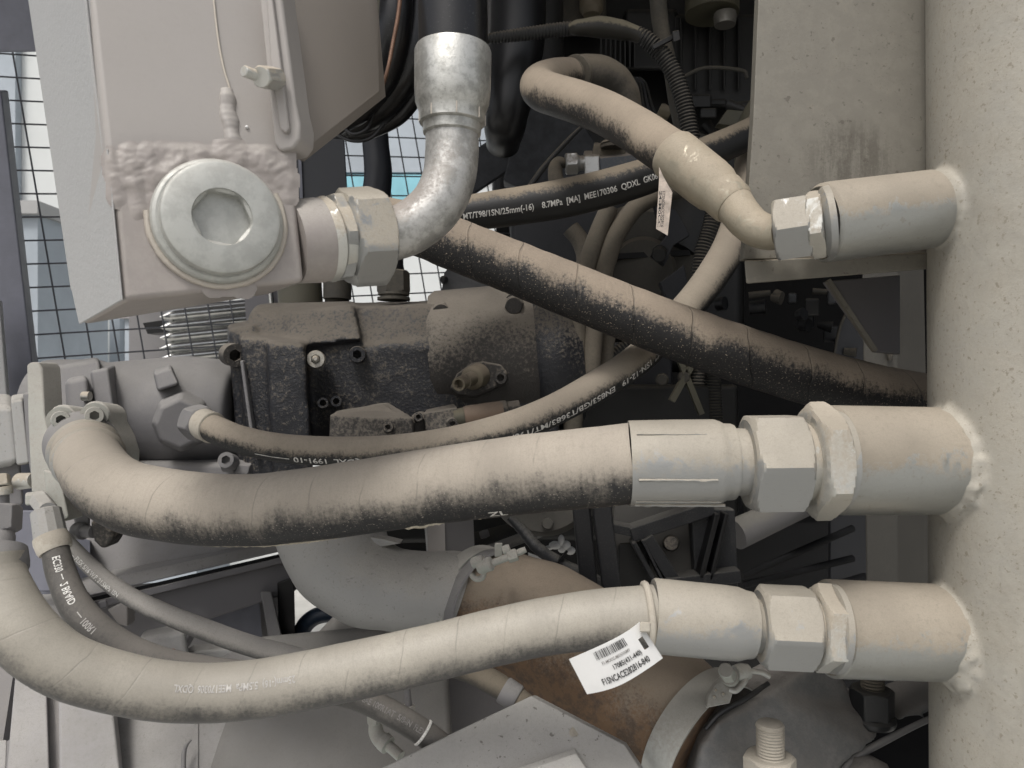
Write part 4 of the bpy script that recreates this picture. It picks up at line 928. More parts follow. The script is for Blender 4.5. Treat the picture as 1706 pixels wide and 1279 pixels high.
# beam end and plates near the bottom left
G().box8((60,1010,.92),(150,1000,.92),(150,1030,.90),(75,1040,.90),(60,990,1.0),(150,985,1.0),(150,1030,1.0),(75,1040,1.0)).build('shelf','chassis',t,bevel=.003)
G().box8((85,1040,.86),(150,1030,.86),(160,1080,.86),(92,1092,.86),(85,1030,.95),(150,1020,.95),(160,1080,.95),(92,1092,.95)).build('beam_end','chassis',t,bevel=.003)
G().box8((163,1002,.93),(178,998,.93),(180,1012,.93),(166,1016,.93),(163,1002,.98),(178,998,.98),(180,1012,.98),(166,1016,.98)).build('weld_nut','castgrey',t,bevel=.003)
G().prism([(178,1016,.93),(212,1000,.93),(212,1044,.93),(196,1040,.93)],(0,.02,0)).build('gusset','tank',t,bevel=.002)
G().box8((228,1062,.90),(310,1048,.92),(322,1130,.90),(228,1130,.88),(236,1050,.98),(300,1038,1.0),(322,1130,1.0),(236,1130,.98)).build('cover_box','tankside',t,bevel=.008,seg=4)
G().ball(P(288,1087,.895),.005,(1,.5,1)).build('rusty_button','rust',t)
G().prism([(305,1085,.985),(560,1070,1.0),(600,1180,1.0),(305,1180,.98)],(0,.03,0)).build('lower_plate','tankside',t,bevel=.004)
G().ball(P(406,1096,.98),.004,(1,.5,1)).build('hole_plug','eng',t)
G().prism([(60,990,1.17),(470,960,1.17),(470,1160,1.17),(60,1180,1.17)],(0,.02,0)).build('inner_plate','chassis',t)
G().prism([(-60,1000,1.12),(120,1000,1.12),(120,1340,1.0),(-60,1340,1.0)],(0,.02,0)).build('inner_plate','chassisd',t)
# floor channels
G().prism([(-60,1060,.86),(28,1085,.86),(4,1240,.80),(-60,1250,.80)],(0,.02,0)).build('dark_channel','chassisd',t)
G().box8((30,1080,.80),(76,1095,.80),(84,1340,.72),(6,1340,.72),(30,1080,.84),(76,1095,.84),(86,1340,.76),(6,1340,.76)).build('floor_strip','chassis',t,bevel=.002)
G().box8((72,1095,.815),(115,1110,.815),(120,1340,.735),(76,1340,.735),(72,1095,.86),(115,1110,.86),(120,1340,.78),(76,1340,.78)).build('floor_groove','chassisd',t)
G().box8((96,1040,.80),(176,1060,.80),(206,1340,.72),(100,1340,.72),(96,1040,.84),(180,1060,.84),(214,1340,.76),(100,1340,.76)).build('floor_strip','chassis',t,bevel=.003)
G().box8((176,1130,.83),(330,1130,.83),(330,1340,.74),(200,1340,.74),(176,1130,.87),(330,1130,.87),(330,1340,.78),(200,1340,.78)).build('floor_strip','chassis',t)
G().box8((-60,1238,.75),(12,1232,.75),(8,1340,.72),(-60,1340,.72),(-60,1238,.79),(12,1232,.79),(8,1340,.76),(-60,1340,.76)).build('floor_plate','chassis',t,bevel=.002)
# ---- big smooth box at the bottom
t = thing('fuel_tank_box','large smooth grey sheet metal box along the bottom with a rounded fold','tank',(500,1300,.8))
G().box8((430,1060,.86),(742,1030,.86),(760,1345,.76),(318,1345,.74),(400,1080,1.0),(742,1050,1.0),(760,1345,1.0),(360,1345,1.0)).build('tank_front','chassis2',t,bevel=.008,seg=4)
G().prism([(430,1064,.855),(300,1130,.84),(262,1200,.80),(200,1290,.765),(318,1345,.74),(420,1200,.80)],(0,.006,0)).build('sloping_skirt','chassis',t,bevel=.002)
G().tube(Path([(306,1345,.738,4),(306,1300,.748,4),(306,1262,.756,4),(309,1244,.76,3.5),(318,1232,.765,2)]),seg=12).build('rolled_edge','castgrey',t)
G().box8((700,1040,.92),(905,1005,.92),(930,1345,.86),(700,1345,.86),(700,1000,1.1),(905,990,1.1),(930,1345,1.1),(700,1345,1.1)).build('tank_side','chassisd',t,bevel=.006)
G().box8((560,1055,.88),(760,1040,.88),(760,1080,.88),(500,1085,.88),(560,1020,1.0),(760,1010,1.0),(760,1080,1.0),(500,1085,1.0)).build('tank_top','tank',t,bevel=.005)

# ================================================================ small steel fittings below
def small_elbow(name_label, x, y, d, s, at):
    t = thing('pipe_elbow',name_label,'pipe fitting',at)
    G().rev((x-3*s,y-72*s,d),(x,y-30*s,d),[(0,6.5*s),(1,7.5*s)],seg=20).build('steel_tube','castgrey',t)
    G().nut((x,y-38*s,d),(x+1*s,y-8*s,d),12.5*s,rot=.3,ch=.15).build('hex_nut','flange',t,ang=24)
    G().tube(Path([(x+1*s,y-8*s,d,11*s),(x+3*s,y+8*s,d,12.5*s),(x+10*s,y+20*s,d-.004,13*s),(x+20*s,y+26*s,d-.012,12.5*s)]),seg=28).build('elbow_body','flange',t,ang=60)
    G().rev((x+14*s,y+22*s,d-.008),(x+44*s,y+48*s,d-.02),[(0,12*s),(.0,15*s),(.3,15*s),(.32,9*s),(1,9*s)],seg=28).build('outlet','flange',t,ang=40)
small_elbow('pale painted pipe elbow with hex nut hanging under the bottom hose, left one of two',624,1212,.70,1.0,(630,1260,.70))
small_elbow('pale painted pipe elbow half hidden behind the dark printed hose, right one of two',681,1205,.715,.8,(690,1250,.715))
t = thing('short_brown_hose','short brown dusty hose under the bottom hose beside the brown duct','hydraulic hose',(830,1160,.68))
G().tube(Path([(740,1108,.70,15),(780,1118,.69,18),(815,1133,.68,20),(845,1152,.675,20),(880,1180,.67,20)]),seg=32).build('rubber_tube','hosedim',t,ang=60)
G().rev((838,1148,.676),(862,1164,.672),[(0,21),(.1,22.5),(.9,22.5),(1,21)],seg=32).build('ferrule','castgrey',t)

# ================================================================ pale speckled plates at the bottom
t = thing('speckled_plate','pale speckled steel plate lying at the bottom centre of the picture','plate',(850,1300,.62))
G().prism([(560,1322,.62),(640,1277,.625),(760,1218,.64),(885,1159,.655),(1040,1240,.66),(1100,1330,.64),(700,1400,.60)],(.004,.012,-.004)).build('plate','pale',t,bevel=.0015)
G().rev((948,1222,.658),(958,1218,.654),[(0,5),(1,8)],seg=16).build('weld_dot','weld',t)
t = thing('lower_plate','pale speckled plate edge below the first one at the bottom centre','plate',(950,1330,.60))
G().prism([(760,1345,.60),(860,1290,.61),(960,1255,.63),(1010,1330,.61)],(0,.01,0)).build('plate','pale',t,bevel=.001)

# ================================================================ cast intake elbow, brown duct and clamps
t = thing('intake_elbow','large speckled cast aluminium intake elbow curving under the thickest hose','intake pipe',(620,1060,.8))
pI = Path([(545,800,.84,92),(550,870,.84,92),(568,925,.83,86),(608,965,.82,76),(660,982,.815,67),(715,985,.815,65),(755,988,.82,69),(792,998,.83,74)],sub=14)
G().tube(pI,seg=64).build('elbow_pipe','alu',t,ang=60)
G().prism([(640,898,.80),(602,892,.80),(618,914,.80),(668,905,.80)],(0,.02,0)).build('cast_lug','alu',t,bevel=.001)
t = thing('rubber_duct','rust brown dusty rubber duct running down to the right between two band clamps','air duct',(1000,1279,.78))
pD2 = Path([(770,1000,.83,76),(800,1004,.825,82),(850,1016,.815,94),(905,1043,.80,104),(970,1088,.78,110),(1040,1138,.755,112),(1100,1182,.73,110),(1140,1213,.713,108),(1168,1235,.702,106)],sub=12)
G().tube(pD2,seg=72,mod=lambda s,a:1+.01*noise.noise(V((s*30,math.cos(a),math.sin(a))))).build('duct_wall','brown',t,ang=60)
def band(name,label,A,B,r,at,mat='clamp'):
    t = thing(name,label,'hose clamp',at)
    G().rev(A,B,[(0,r),(0,r+2.5),(.12,r+3.2),(.5,r+2.6),(.88,r+3.2),(1,r+2.5),(1,r)],seg=72,cap=False).build('band',mat,t,ang=40)
    return t
t = band('band_clamp','dusty double band clamp where the intake elbow meets the brown duct',(788,1000,.832),(806,1007,.820),90,(790,1080,.78),'flange')
G().rev((806,1007,.820),(822,1013,.810),[(0,90),(.1,92),(.9,93),(1,90)],seg=72,cap=False).build('inner_band','castgrey',t,ang=40)
G().tube(Path([(786,958,.715,5),(793,964,.71,5),(803,962,.71,5),(808,950,.71,4),(812,940,.71,3)]),seg=14).build('t_bolt_loop','flange',t)
G().rev((798,945,.71),(820,938,.705),[(0,11),(.2,12),(.9,12),(1,9)],seg=24).build('barrel','flange',t)
G().rev((788,938,.712),(806,932,.708),[(0,9),(.3,10),(1,8)],seg=20).build('barrel','flange',t)
G().rev((820,938,.708),(852,926,.708),[(0,6),(1,6)],seg=16).build('t_bolt','flange',t)
G().nut((846,928,.708),(862,923,.708),9,rot=.2).build('nut','flange',t,ang=24)
G().rev((838,918,.712),(850,914,.712),[(0,8),(.5,9),(1,8)],seg=20).build('trunnion','flange',t)
G().box8((824,904,.72),(837,904,.72),(837,926,.72),(824,928,.72),(824,904,.735),(837,904,.735),(837,926,.735),(824,928,.735)).build('tab','flange',t,bevel=.001)
G().rev((860,922,.71),(876,915,.71),[(0,5),(.4,6),(1,5)],seg=16).build('bolt_tail','flange',t)
# right clamp: its own frame, ring across the duct end
t = band('t_bolt_clamp','wide zinc T bolt band clamp on the lower right end of the brown duct',(1150,1220,.711),(1190,1252,.690),117,(1150,1300,.7))
G().prism([(1190,1142,.655),(1206,1126,.655),(1226,1140,.65),(1216,1172,.645),(1176,1180,.64),(1180,1160,.65)],(0,.006,0)).build('strap_end','clamp',t,bevel=.001)
for (x,y) in ((1192,1150),(1205,1156),(1190,1161)):
    G().rev((x,y,.6475),(x,y,.6445),[(0,3.2),(1,2.2)],seg=12).build('rivet','zinc',t)
hex_bolt(t,(1216,1128,.65),(1209,1116,.63),12,mat='flange')
G().rev((1224,1122,.655),(1246,1118,.66),[(0,13),(.5,15),(1,12)],seg=24).build('trunnion','clamp',t)
G().tube(Path([(1215,1148,.65,5),(1226,1150,.648,5),(1238,1138,.65,5),(1246,1124,.655,4)]),seg=14).build('loop','clamp',t)
G().tube(Path([(1250,1118,.665,4.5),(1268,1120,.665,4.5),(1282,1127,.665,4.5)]),seg=14).build('t_bolt','clamp',t)
G().tube(Path([(1175,1215,.655,4),(1200,1188,.66,5),(1240,1165,.665,5),(1280,1138,.675,4)]),seg=14).build('rubber_lip','black',t)

# cast arm and studs
t = thing('cast_arm','rough grey cast bracket arm with two lobes below the lower stub','bracket',(1350,1300,.72))
g=G().prism([(1148,1340,.65),(1166,1250,.655),(1196,1206,.66),(1280,1155,.69),(1345,1110,.72),(1385,1108,.74),(1410,1140,.75),(1424,1180,.75),(1480,1202,.75),(1560,1160,.75),(1600,1150,.75),(1600,1185,.74),(1520,1212,.73),(1450,1246,.715),(1405,1275,.70),(1390,1340,.68)],(.01,.07,0))
g.build('arm_body','arm',t,remesh=.0045,smooth=6,disp=.003,dscale=.05)
G().tube(Path([(1395,1345,.705,6),(1402,1290,.715,6),(1425,1262,.725,6),(1470,1236,.732,6),(1530,1206,.738,5),(1580,1184,.742,5)]),seg=14).build('cast_ridge','castgrey',t,ang=60)
G().rev((1440,1350,.715),(1440,1256,.735),[(0,50),(.6,48),(.9,34),(1,10)],seg=40).build('lower_boss','arm',t,ang=60)
def stud(label,x,y0,y1,d,r,at,mat,nut=None):
    t = thing('threaded_stud',label,'bolt',at)
    n=int((y1-y0)/5.2); pr=[(y0,r*.45),(y0+1,r*.9)]
    for i in range(n):
        y=y0+2+i*5.2; pr+= [(y,r*.9),(y+2.6,r),(y+5.1,r*.9)]
    G().rev((x,y0,d),(x+1,y1+12,d),pr+[(y1+12,r*.9)],seg=36,key='y').build('thread',mat,t,ang=20)
    return t
t = stud('beige threaded stud in front of the grey cast arm, at the bottom edge',1283,1203,1300,.62,23,(1284,1300,.62),'studm')
G().rev((1282,1202,.62),(1282,1210,.62),[(0,15),(.3,20),(1,23)],seg=36).build('domed_end','studm',t)
G().nut((1282,1258,.622),(1283,1320,.622),38,rot=.4,ch=.1).build('hex_nut','studm',t,ang=24)
t = stud('dark stud with big black nut under the lower stub of the manifold pipe',1453,1122,1150,.745,19,(1455,1205,.745),'engd')
G().nut((1452,1146,.745),(1452,1194,.745),31,rot=.3,ch=.1).build('hex_nut','eng2',t,ang=24)
G().rev((1452,1190,.745),(1452,1204,.745),[(0,34),(.3,38),(.7,38),(1,36)],seg=40).build('washer','eng2',t)

# ================================================================ black straps, bracket and cables behind
t = thing('flat_straps','two dark flat rubber covered straps hanging down between the middle and lower hoses','strap',(985,1000,.86))
G().bar((968,836,.84),(984,1000,.86),30,.010).build('strap','blackdusty',t,bevel=.003)
G().bar((1002,834,.83),(1022,1000,.85),32,.010).build('strap','blackdusty',t,bevel=.003)
t = thing('plastic_bracket','black moulded plastic bracket with ribs between the two big hoses','bracket',(1120,1000,1.0))
z=.94
G().prism([(1150,846,z),(1225,848,z),(1232,1000,z),(1160,1000,z)],(0,.02,0)).build('web','blackdusty',t,bevel=.003)
G().bar((1010,878,z-.01),(1062,888,z-.01),16,.03).build('rib','blackdusty',t,bevel=.002)
G().bar((1052,892,z-.012),(1190,846,z-.012),24,.03).build('rib','blackdusty',t,bevel=.002)
G().bar((1078,896,z-.016),(1128,975,z-.016),22,.03).build('rib','blackdusty',t,bevel=.002)
G().bar((1056,904,z-.02),(1100,985,z-.02),8,.03).build('rib','blackdusty',t,bevel=.002)
G().bar((1070,900,z-.02),(1112,982,z-.02),4,.03).build('rib','blackdusty',t,bevel=.001)
G().bar((1196,856,z-.02),(1168,965,z-.02),10,.03).build('rib','black',t,bevel=.002)
G().bar((1212,856,z-.02),(1184,968,z-.02),8,.03).build('rib','black',t,bevel=.002)
G().bar((1110,975,z-.02),(1235,960,z-.02),22,.03).build('rib','blackdusty',t,bevel=.002)
G().prism([(1025,835,z+.04),(1150,830,z+.04),(1200,1000,z+.04),(1010,1000,z+.04)],(0,.02,0)).build('back_plate','chassis3',t)
G().rev((1118,905,z+.03),(1118,905,z-.01),[(0,14),(.8,13),(1,11)],seg=24).build('boss','castdust',t)
G().box8((1030,905,z+.01),(1078,900,z+.01),(1090,1000,z+.01),(1028,1000,z+.01),(1030,905,z+.05),(1078,900,z+.05),(1090,1000,z+.05),(1028,1000,z+.05)).build('block','eng',t,bevel=.003)
t = thing('pulley_housing','dusty round casting rim with one bolt just under the middle hose','casting',(905,885,.98))
G().rev((905,800,1.02),(903,800,.96),[(0,92),(.6,92),(1,84)],seg=64).build('rim','castdust2',t,ang=40)
hex_bolt(t,(912,872,.965),(912,872,.945),9,mat='castdust2')
t = thing('cable_loom','black taped cable loom crossing under the middle hose to the straps','cable',(900,930,.95))
G().tube(Path([(850,862,.96,7),(872,885,.95,9),(895,912,.94,10),(930,937,.94,11),(980,962,.94,11),(1010,975,.95,10)]),seg=24,mod=lambda s,a:1+.04*math.sin(s*2000)).build('loom_tape','blackdusty',t,ang=60)
G().rev((926,936,.94),(934,940,.94),[(0,13),(1,13)],seg=20).build('cable_tie','black',t)
G().bar((930,938,.93),(945,918,.93),4,.004).build('tie_tail','black',t)
t = thing('white_connector','crumpled white plastic connector hanging behind the black cable loom','connector',(938,925,1.1))
for (x,y,r_,q) in ((925,908,9,(1.2,.8,.8)),(935,900,8,(.7,.8,1.2)),(943,908,8,(1,.8,1)),(950,917,8,(1.1,.8,.9)),(915,912,6,(1.3,.8,.6)),(936,914,7,(1,.8,1))):
    G().ball(P(x,y,1.1),r_*1.1/F,q,12).build('lobe','tag',t)
G().box8((880,920,1.25),(930,940,1.25),(900,955,1.25),(880,950,1.25),(880,920,1.27),(930,940,1.27),(900,955,1.27),(880,950,1.27)).build('plate','tag',t)
t = thing('grey_post','light grey steel post between the thickest hose and the intake elbow','post',(770,930,.95))
G().box8((711,850,.93),(741,850,.93),(743,950,.93),(713,950,.93),(705,850,1.0),(741,850,1.0),(743,950,1.0),(713,950,1.0)).build('front_face','tank',t,bevel=.001)
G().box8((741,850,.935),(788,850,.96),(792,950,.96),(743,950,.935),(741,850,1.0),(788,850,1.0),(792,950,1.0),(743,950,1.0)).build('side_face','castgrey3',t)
t = thing('steel_rods','two grey rods and dark clips behind the post under the middle hose','rod',(850,925,1.15))
G().rev((790,926,1.12),(885,890,1.12),[(0,9),(1,9)],seg=24).build('rod','hosegrey',t)
G().rev((880,895,1.15),(960,862,1.15),[(0,8),(1,8)],seg=24).build('rod','castgrey3',t)
G().rev((790,905,1.2),(870,885,1.2),[(0,18),(1,18)],seg=24).build('dark_tube','eng',t)
G().rev((800,892,1.13),(814,887,1.13),[(0,6),(.5,7),(1,6)],seg=16).build('clip','castgrey',t)
# items seen through the lower left gap
t = thing('blue_hose','blue black curved hose in the bright gap at the lower left of the intake elbow','hose',(505,1090,1.1))
G().tube(Path([(498,1110,1.08,13),(497,1075,1.08,13.5),(506,1045,1.08,14),(524,1028,1.08,14),(548,1022,1.08,14),(575,1022,1.08,14)]),seg=28).build('hose_wall','blue',t)
G().ball(P(513,1075,1.075),.006).build('clip','blue',t)
t = thing('grey_pipe','short dark grey pipe slanting behind the intake elbow','pipe',(560,1070,1.05))
G().rev((505,1095,1.05),(600,1035,1.05),[(0,17),(1,17)],seg=28).build('pipe_wall','bluegrey',t)
# dark gap filler structures: gearbox underside
t = thing('gearbox','black gearbox casing behind the pump and the middle hose','gearbox',(900,850,1.3))
G().box8((560,770,1.25),(1000,740,1.25),(1020,900,1.25),(600,905,1.25),(560,700,1.6),(1000,700,1.6),(1020,900,1.6),(600,905,1.6)).build('casing','eng',t,bevel=.01)
G().box8((940,640,1.15),(1230,640,1.2),(1230,860,1.2),(940,860,1.15),(940,640,1.5),(1230,640,1.5),(1230,860,1.5),(940,860,1.5)).build('casing','eng',t,bevel=.01)
G().box8((640,880,1.3),(830,860,1.3),(840,960,1.3),(650,960,1.3),(640,880,1.5),(830,860,1.5),(840,960,1.5),(650,960,1.5)).build('sump','black',t,bevel=.01)
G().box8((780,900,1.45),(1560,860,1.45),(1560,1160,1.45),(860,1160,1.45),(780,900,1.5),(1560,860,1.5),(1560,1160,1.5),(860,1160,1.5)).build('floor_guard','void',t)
for i,(a,b) in enumerate((((1236,960,1.1),(1420,880,1.2)),((1236,975,1.1),(1420,930,1.2)),((1300,1000,1.1),(1440,960,1.2)))):
    G().rev(a,b,[(0,6),(1,6)],seg=16).build('dark_pipe','void',t)
G().rev((1225,890,1.0),(1345,835,1.05),[(0,26),(1,22)],seg=28).build('grey_duct','castgrey3',t)
G().bar((1246,855,1.1),(1420,820,1.1),40,.02).build('dark_plate','eng',t)  # flat bar in engine black below the middle hose
G().bar((1130,1105,.95),(1300,1100,.95),60,.03).build('dark_crossbar','eng',t)

# ================================================================ engine
t = thing('engine','black and olive engine block deep in the bay behind the looping hose','engine',(1080,600,1.7))
def eb(n,x0,y0,x1,y1,d,th,m,bv=.006,**k): return G().box8((x0,y0,d),(x1,y0,d),(x1,y1,d),(x0,y1,d),(x0,y0,d+th),(x1,y0,d+th),(x1,y1,d+th),(x0,y1,d+th)).build(n,m,t,bevel=bv,seg=2)
eb('block',820,-60,1280,360,1.62,.5,'eng',.02)
eb('rocker_cover',890,-60,1010,60,1.45,.15,'engd',.02)
eb('side_cover',1040,15,1130,118,1.5,.12,'eng',.01)
eb('panel',1120,24,1290,180,1.5,.12,'eng',.008)
for i in range(8): eb('cooling_fin',1000+i*8,60,1003+i*8,112,1.42,.1,'eng',.001)
for i in range(5): eb('casting_rib',1133+i*24,30,1137+i*24,150,1.485,.02,'eng',.002)
G().rev((1186,-60,1.42),(1186,24,1.42),[(0,44),(1,44)],seg=36).build('oil_filter','engo2',t)
G().rev((1208,22,1.40),(1208,42,1.40),[(0,18),(.3,19),(1,17)],seg=30).build('filter_neck','zincdim',t)
G().rev((985,-60,1.42),(985,25,1.42),[(0,20),(.9,20),(1,14)],seg=30).build('breather','dimbrown2',t)
G().rev((912,-60,1.40),(905,130,1.40),[(0,26),(.5,30),(1,36)],seg=36).build('turbo_pipe','eng',t)
G().rev((1180,300,1.35),(1120,430,1.30),[(0,60),(.5,62),(1,50)],seg=40).build('starter','eng',t)
eb('casing',850,345,1010,490,1.22,.1,'bluedark',.01)
eb('lower_block',1010,300,1240,620,1.42,.4,'eng',.02)
eb('mount_foot',1015,570,1120,700,1.2,.1,'bluedark',.006)
G().rev((1070,450,1.36),(1070,450,1.28),[(0,110),(.7,110),(.8,100),(1,96)],seg=64).build('timing_cover','engd',t,ang=40)
G().rev((1070,450,1.29),(1070,450,1.26),[(0,58),(1,50)],seg=48).build('hub','engd',t,ang=40)
G().bar((1000,428,1.255),(1150,420,1.255),9,.02).build('belt','void',t)
G().prism([(1088,330,1.2),(1128,350,1.2),(1150,392,1.2),(1122,408,1.2),(1108,442,1.2),(1086,424,1.2),(1110,392,1.2),(1096,360,1.2)],(0,.02,0)).build('tensioner_arm','bluedark',t,bevel=.002)
hex_bolt(t,(1100,420,1.21),(1098,425,1.18),11,mat='eng')
G().prism([(1100,470,1.2),(1140,440,1.2),(1150,490,1.2),(1120,520,1.2)],(0,.02,0)).build('guard','bluedark',t,bevel=.002)
G().bar((1120,668,1.1),(1180,560,1.1),10,.012).build('brace','engo',t)
G().bar((1122,570,1.1),(1170,690,1.1),9,.012).build('brace','engo',t)
for (x,y) in ((1103,632),(1140,628)): hex_bolt(t,(x,y,1.12),(x,y,1.10),9,mat='engd')
random.seed(11)
for i in range(34):
    x=random.uniform(1180,1430); y=random.uniform(478,640); d=random.uniform(1.15,1.5)
    k_=random.random()
    if k_<.5: eb('cast_detail',x,y,x+random.uniform(15,50),y+random.uniform(8,30),d,.08,'eng2' if random.random()<.6 else 'eng',.004)
    else: G().rev((x,y,d),(x+random.uniform(8,45),y+random.uniform(-6,6),d-.01),[(0,random.uniform(4,12)),(1,random.uniform(4,12))],seg=18).build('cast_boss','eng2' if k_<.8 else 'engd',t,ang=40)
for i in range(26):
    x=random.uniform(1125,1290); y=random.uniform(150,300); d=random.uniform(1.25,1.5); k_=random.random()
    if k_<.5: eb('cast_detail',x,y,x+random.uniform(15,50),y+random.uniform(8,30),d,.08,'eng',.004)
    else: G().rev((x,y,d),(x+random.uniform(8,45),y+random.uniform(-6,26),d-.01),[(0,random.uniform(4,10)),(1,random.uniform(4,10))],seg=18).build('cast_boss','eng',t,ang=40)
G().prism([(1212,182,1.15),(1254,186,1.15),(1242,212,1.15),(1196,206,1.15)],(0,.02,0)).build('olive_tab','engo2',t,bevel=.001)
G().tube(Path([(1185,258,1.12,12),(1220,238,1.12,13),(1250,220,1.12,14),(1300,190,1.12,15)]),seg=24).build('coolant_pipe','engo2',t)
G().tube(Path([(1300,150,1.05,20),(1270,175,1.05,22),(1252,215,1.05,24),(1248,270,1.05,24),(1250,340,1.05,24)]),seg=28).build('coolant_elbow','engo2',t,ang=60)
G().tube(Path([(1138,128,1.35,3),(1175,113,1.35,3),(1235,117,1.35,3),(1245,130,1.35,3)]),seg=10).build('fuel_line','engd',t)
G().rev((1098,182,1.2),(1116,190,1.2),[(0,10),(.3,12),(1,10)],seg=20).build('sensor','dimbrass',t)
for i in range(5): G().tube(Path([(1045+i*5,128,1.3,2.2),(1056+i*5,140,1.3,2.2),(1058+i*7,175,1.28,2.2),(1066+i*8,200,1.28,2.2)]),seg=8).build('injector_wire','bluedark' if i%2 else 'eng',t)

# left centre: grey engine side cover behind the pump
t = thing('side_shield','dark grey sheet metal shield between the mesh and the diagonal hose','shield',(780,500,1.25))
G().prism([(740,455,1.25),(756,434,1.25),(800,420,1.25),(960,470,1.25),(960,620,1.25),(733,505,1.25)],(0,.004,0)).build('sheet','shield',t)
for (x,y) in ((743,438),(741,466)): G().rev((x,y,1.25),(x-4,y,1.22),[(0,6),(.5,7),(1,4)],seg=16).build('screw','eng',t)
# dark lattice bar
t = thing('diagonal_brace','dark flat brace bar crossing the mesh behind the zinc elbow','brace',(820,300,1.5))
G().bar((740,318,1.45),(935,188,1.45),58,.02).build('bar','brace',t)
G().prism([(838,300,1.42),(870,170,1.42),(940,150,1.42),(1000,250,1.42),(960,330,1.42),(900,330,1.42)],(0,.05,0)).build('web','brace',t,bevel=.004)

# thick black hoses left of the zinc elbow
t = thing('black_hose_bundle','tangle of black hoses arching between the steel panel and the zinc ferrule','hose',(600,250,.95))
for pts in (((700,-60,.95,34),(694,40,.95,34),(676,110,.95,32),(640,170,.97,28),(590,205,1.0,24),(545,215,1.02,16)),
            ((662,-60,.9,26),(658,40,.9,28),(640,120,.92,28),(600,180,.94,22),(560,212,.96,14)),
            ((716,-60,1.0,20),(712,60,1.0,22),(700,130,1.0,20),(670,185,1.0,16),(620,218,1.0,12),(580,225,1.0,8))):
    G().tube(Path(list(pts)),seg=32).build('hose_wall','blackgloss',t,ang=60)
G().tube(Path([(552,205,.96,3),(570,228,.96,3),(595,235,.96,3),(620,228,.96,3),(640,205,.96,3)]),seg=10).build('loop','black',t)
G().tube(Path([(560,195,.95,3.5),(585,222,.95,3.5),(610,215,.95,3),(622,190,.95,3)]),seg=10).build('loop','black',t)
t = thing('copper_pipe','thin copper brown pipe bending down over the black hoses','pipe',(640,180,.85))
G().tube(Path([(670,-40,.86,3.6),(664,20,.86,3.6),(655,70,.86,3.4),(646,115,.86,3.2),(634,155,.87,3)]),seg=14).build('tube_wall','copper',t)
t = thing('mossy_block','dark mossy casting with two rusty rods behind the steel panel edge','casting',(640,90,1.0))
G().box8((600,-40,.99),(668,-40,.99),(655,52,.99),(600,52,.99),(600,-40,1.05),(668,-40,1.05),(655,52,1.05),(600,52,1.05)).build('casting','engo',t,bevel=.004)
G().rev((612,53,.93),(664,58,.93),[(0,5.5),(.9,5.5),(1,3)],seg=16).build('rod','rustdim',t)
G().rev((624,72,.93),(668,82,.93),[(0,6),(.2,4),(1,4)],seg=16).build('rod','rustdim',t)
t = thing('rear_black_hose','plain vertical black hose standing between the mesh and the big hex nut','hose',(620,350,1.15))
G().tube(Path([(622,180,1.15,21),(626,240,1.15,22),(630,290,1.15,23),(624,340,1.15,24),(612,400,1.15,24)]),seg=32).build('hose_wall','bluedarkhose',t,ang=60)
t = thing('dark_upright','dark blue black upright plate left of the mesh and behind the big nut','post',(540,400,1.2))
G().box8((488,200,1.2),(572,200,1.2),(584,410,1.2),(496,410,1.2),(488,200,1.26),(572,200,1.26),(584,410,1.26),(496,410,1.26)).build('plate','bluedarkhose',t,bevel=.002)
G().bar((498,230,1.195),(502,330,1.195),5,.004).build('trim','bluegrey',t)
t = thing('radiator_hose','wide black radiator hose rising right beside the zinc ferrule','hose',(850,230,1.15))
G().tube(Path([(865,-60,1.15,46),(862,60,1.15,46),(850,140,1.15,44),(842,200,1.15,36),(838,240,1.2,28)]),seg=40).build('hose_wall','black',t,ang=60)
t = thing('small_manifold','small steel manifold with hex nuts below the looping hose','pipe fitting',(990,300,.98))
G().nut((942,273,.98),(962,272,.98),17,rot=.2,ch=.15).build('hex_nut','zincdim2',t,ang=24)
G().rev((958,272,.98),(978,271,.98),[(0,12),(.2,15),(.4,12),(1,12)],seg=28).build('neck','zincdim2',t)
G().box8((972,258,.97),(1000,258,.97),(1002,292,.97),(974,292,.97),(972,250,1.0),(1000,250,1.0),(1002,292,1.0),(974,292,1.0)).build('block','zincdim2',t,bevel=.003)
G().box8((998,262,.965),(1080,254,.965),(1080,278,.965),(1000,284,.965),(998,255,1.0),(1080,248,1.0),(1080,278,1.0),(1000,284,1.0)).build('bar','bluedark2',t,bevel=.002)
G().box8((990,240,.975),(1042,248,.975),(1042,262,.975),(985,262,.975),(990,236,1.0),(1042,244,1.0),(1042,262,1.0),(985,262,1.0)).build('top_tab','hosedim',t,bevel=.002)
G().rev((1019,236,.97),(1019,247,.97),[(0,17),(.4,19),(.5,16),(.6,19),(1,18)],seg=28).build('round_plug','hosedim',t)
G().tube(Path([(944,272,.985,8),(930,272,.985,11),(925,284,.985,12),(928,305,.985,13),(940,330,.99,14)]),seg=24).build('bent_tube','hosedim',t,ang=60)

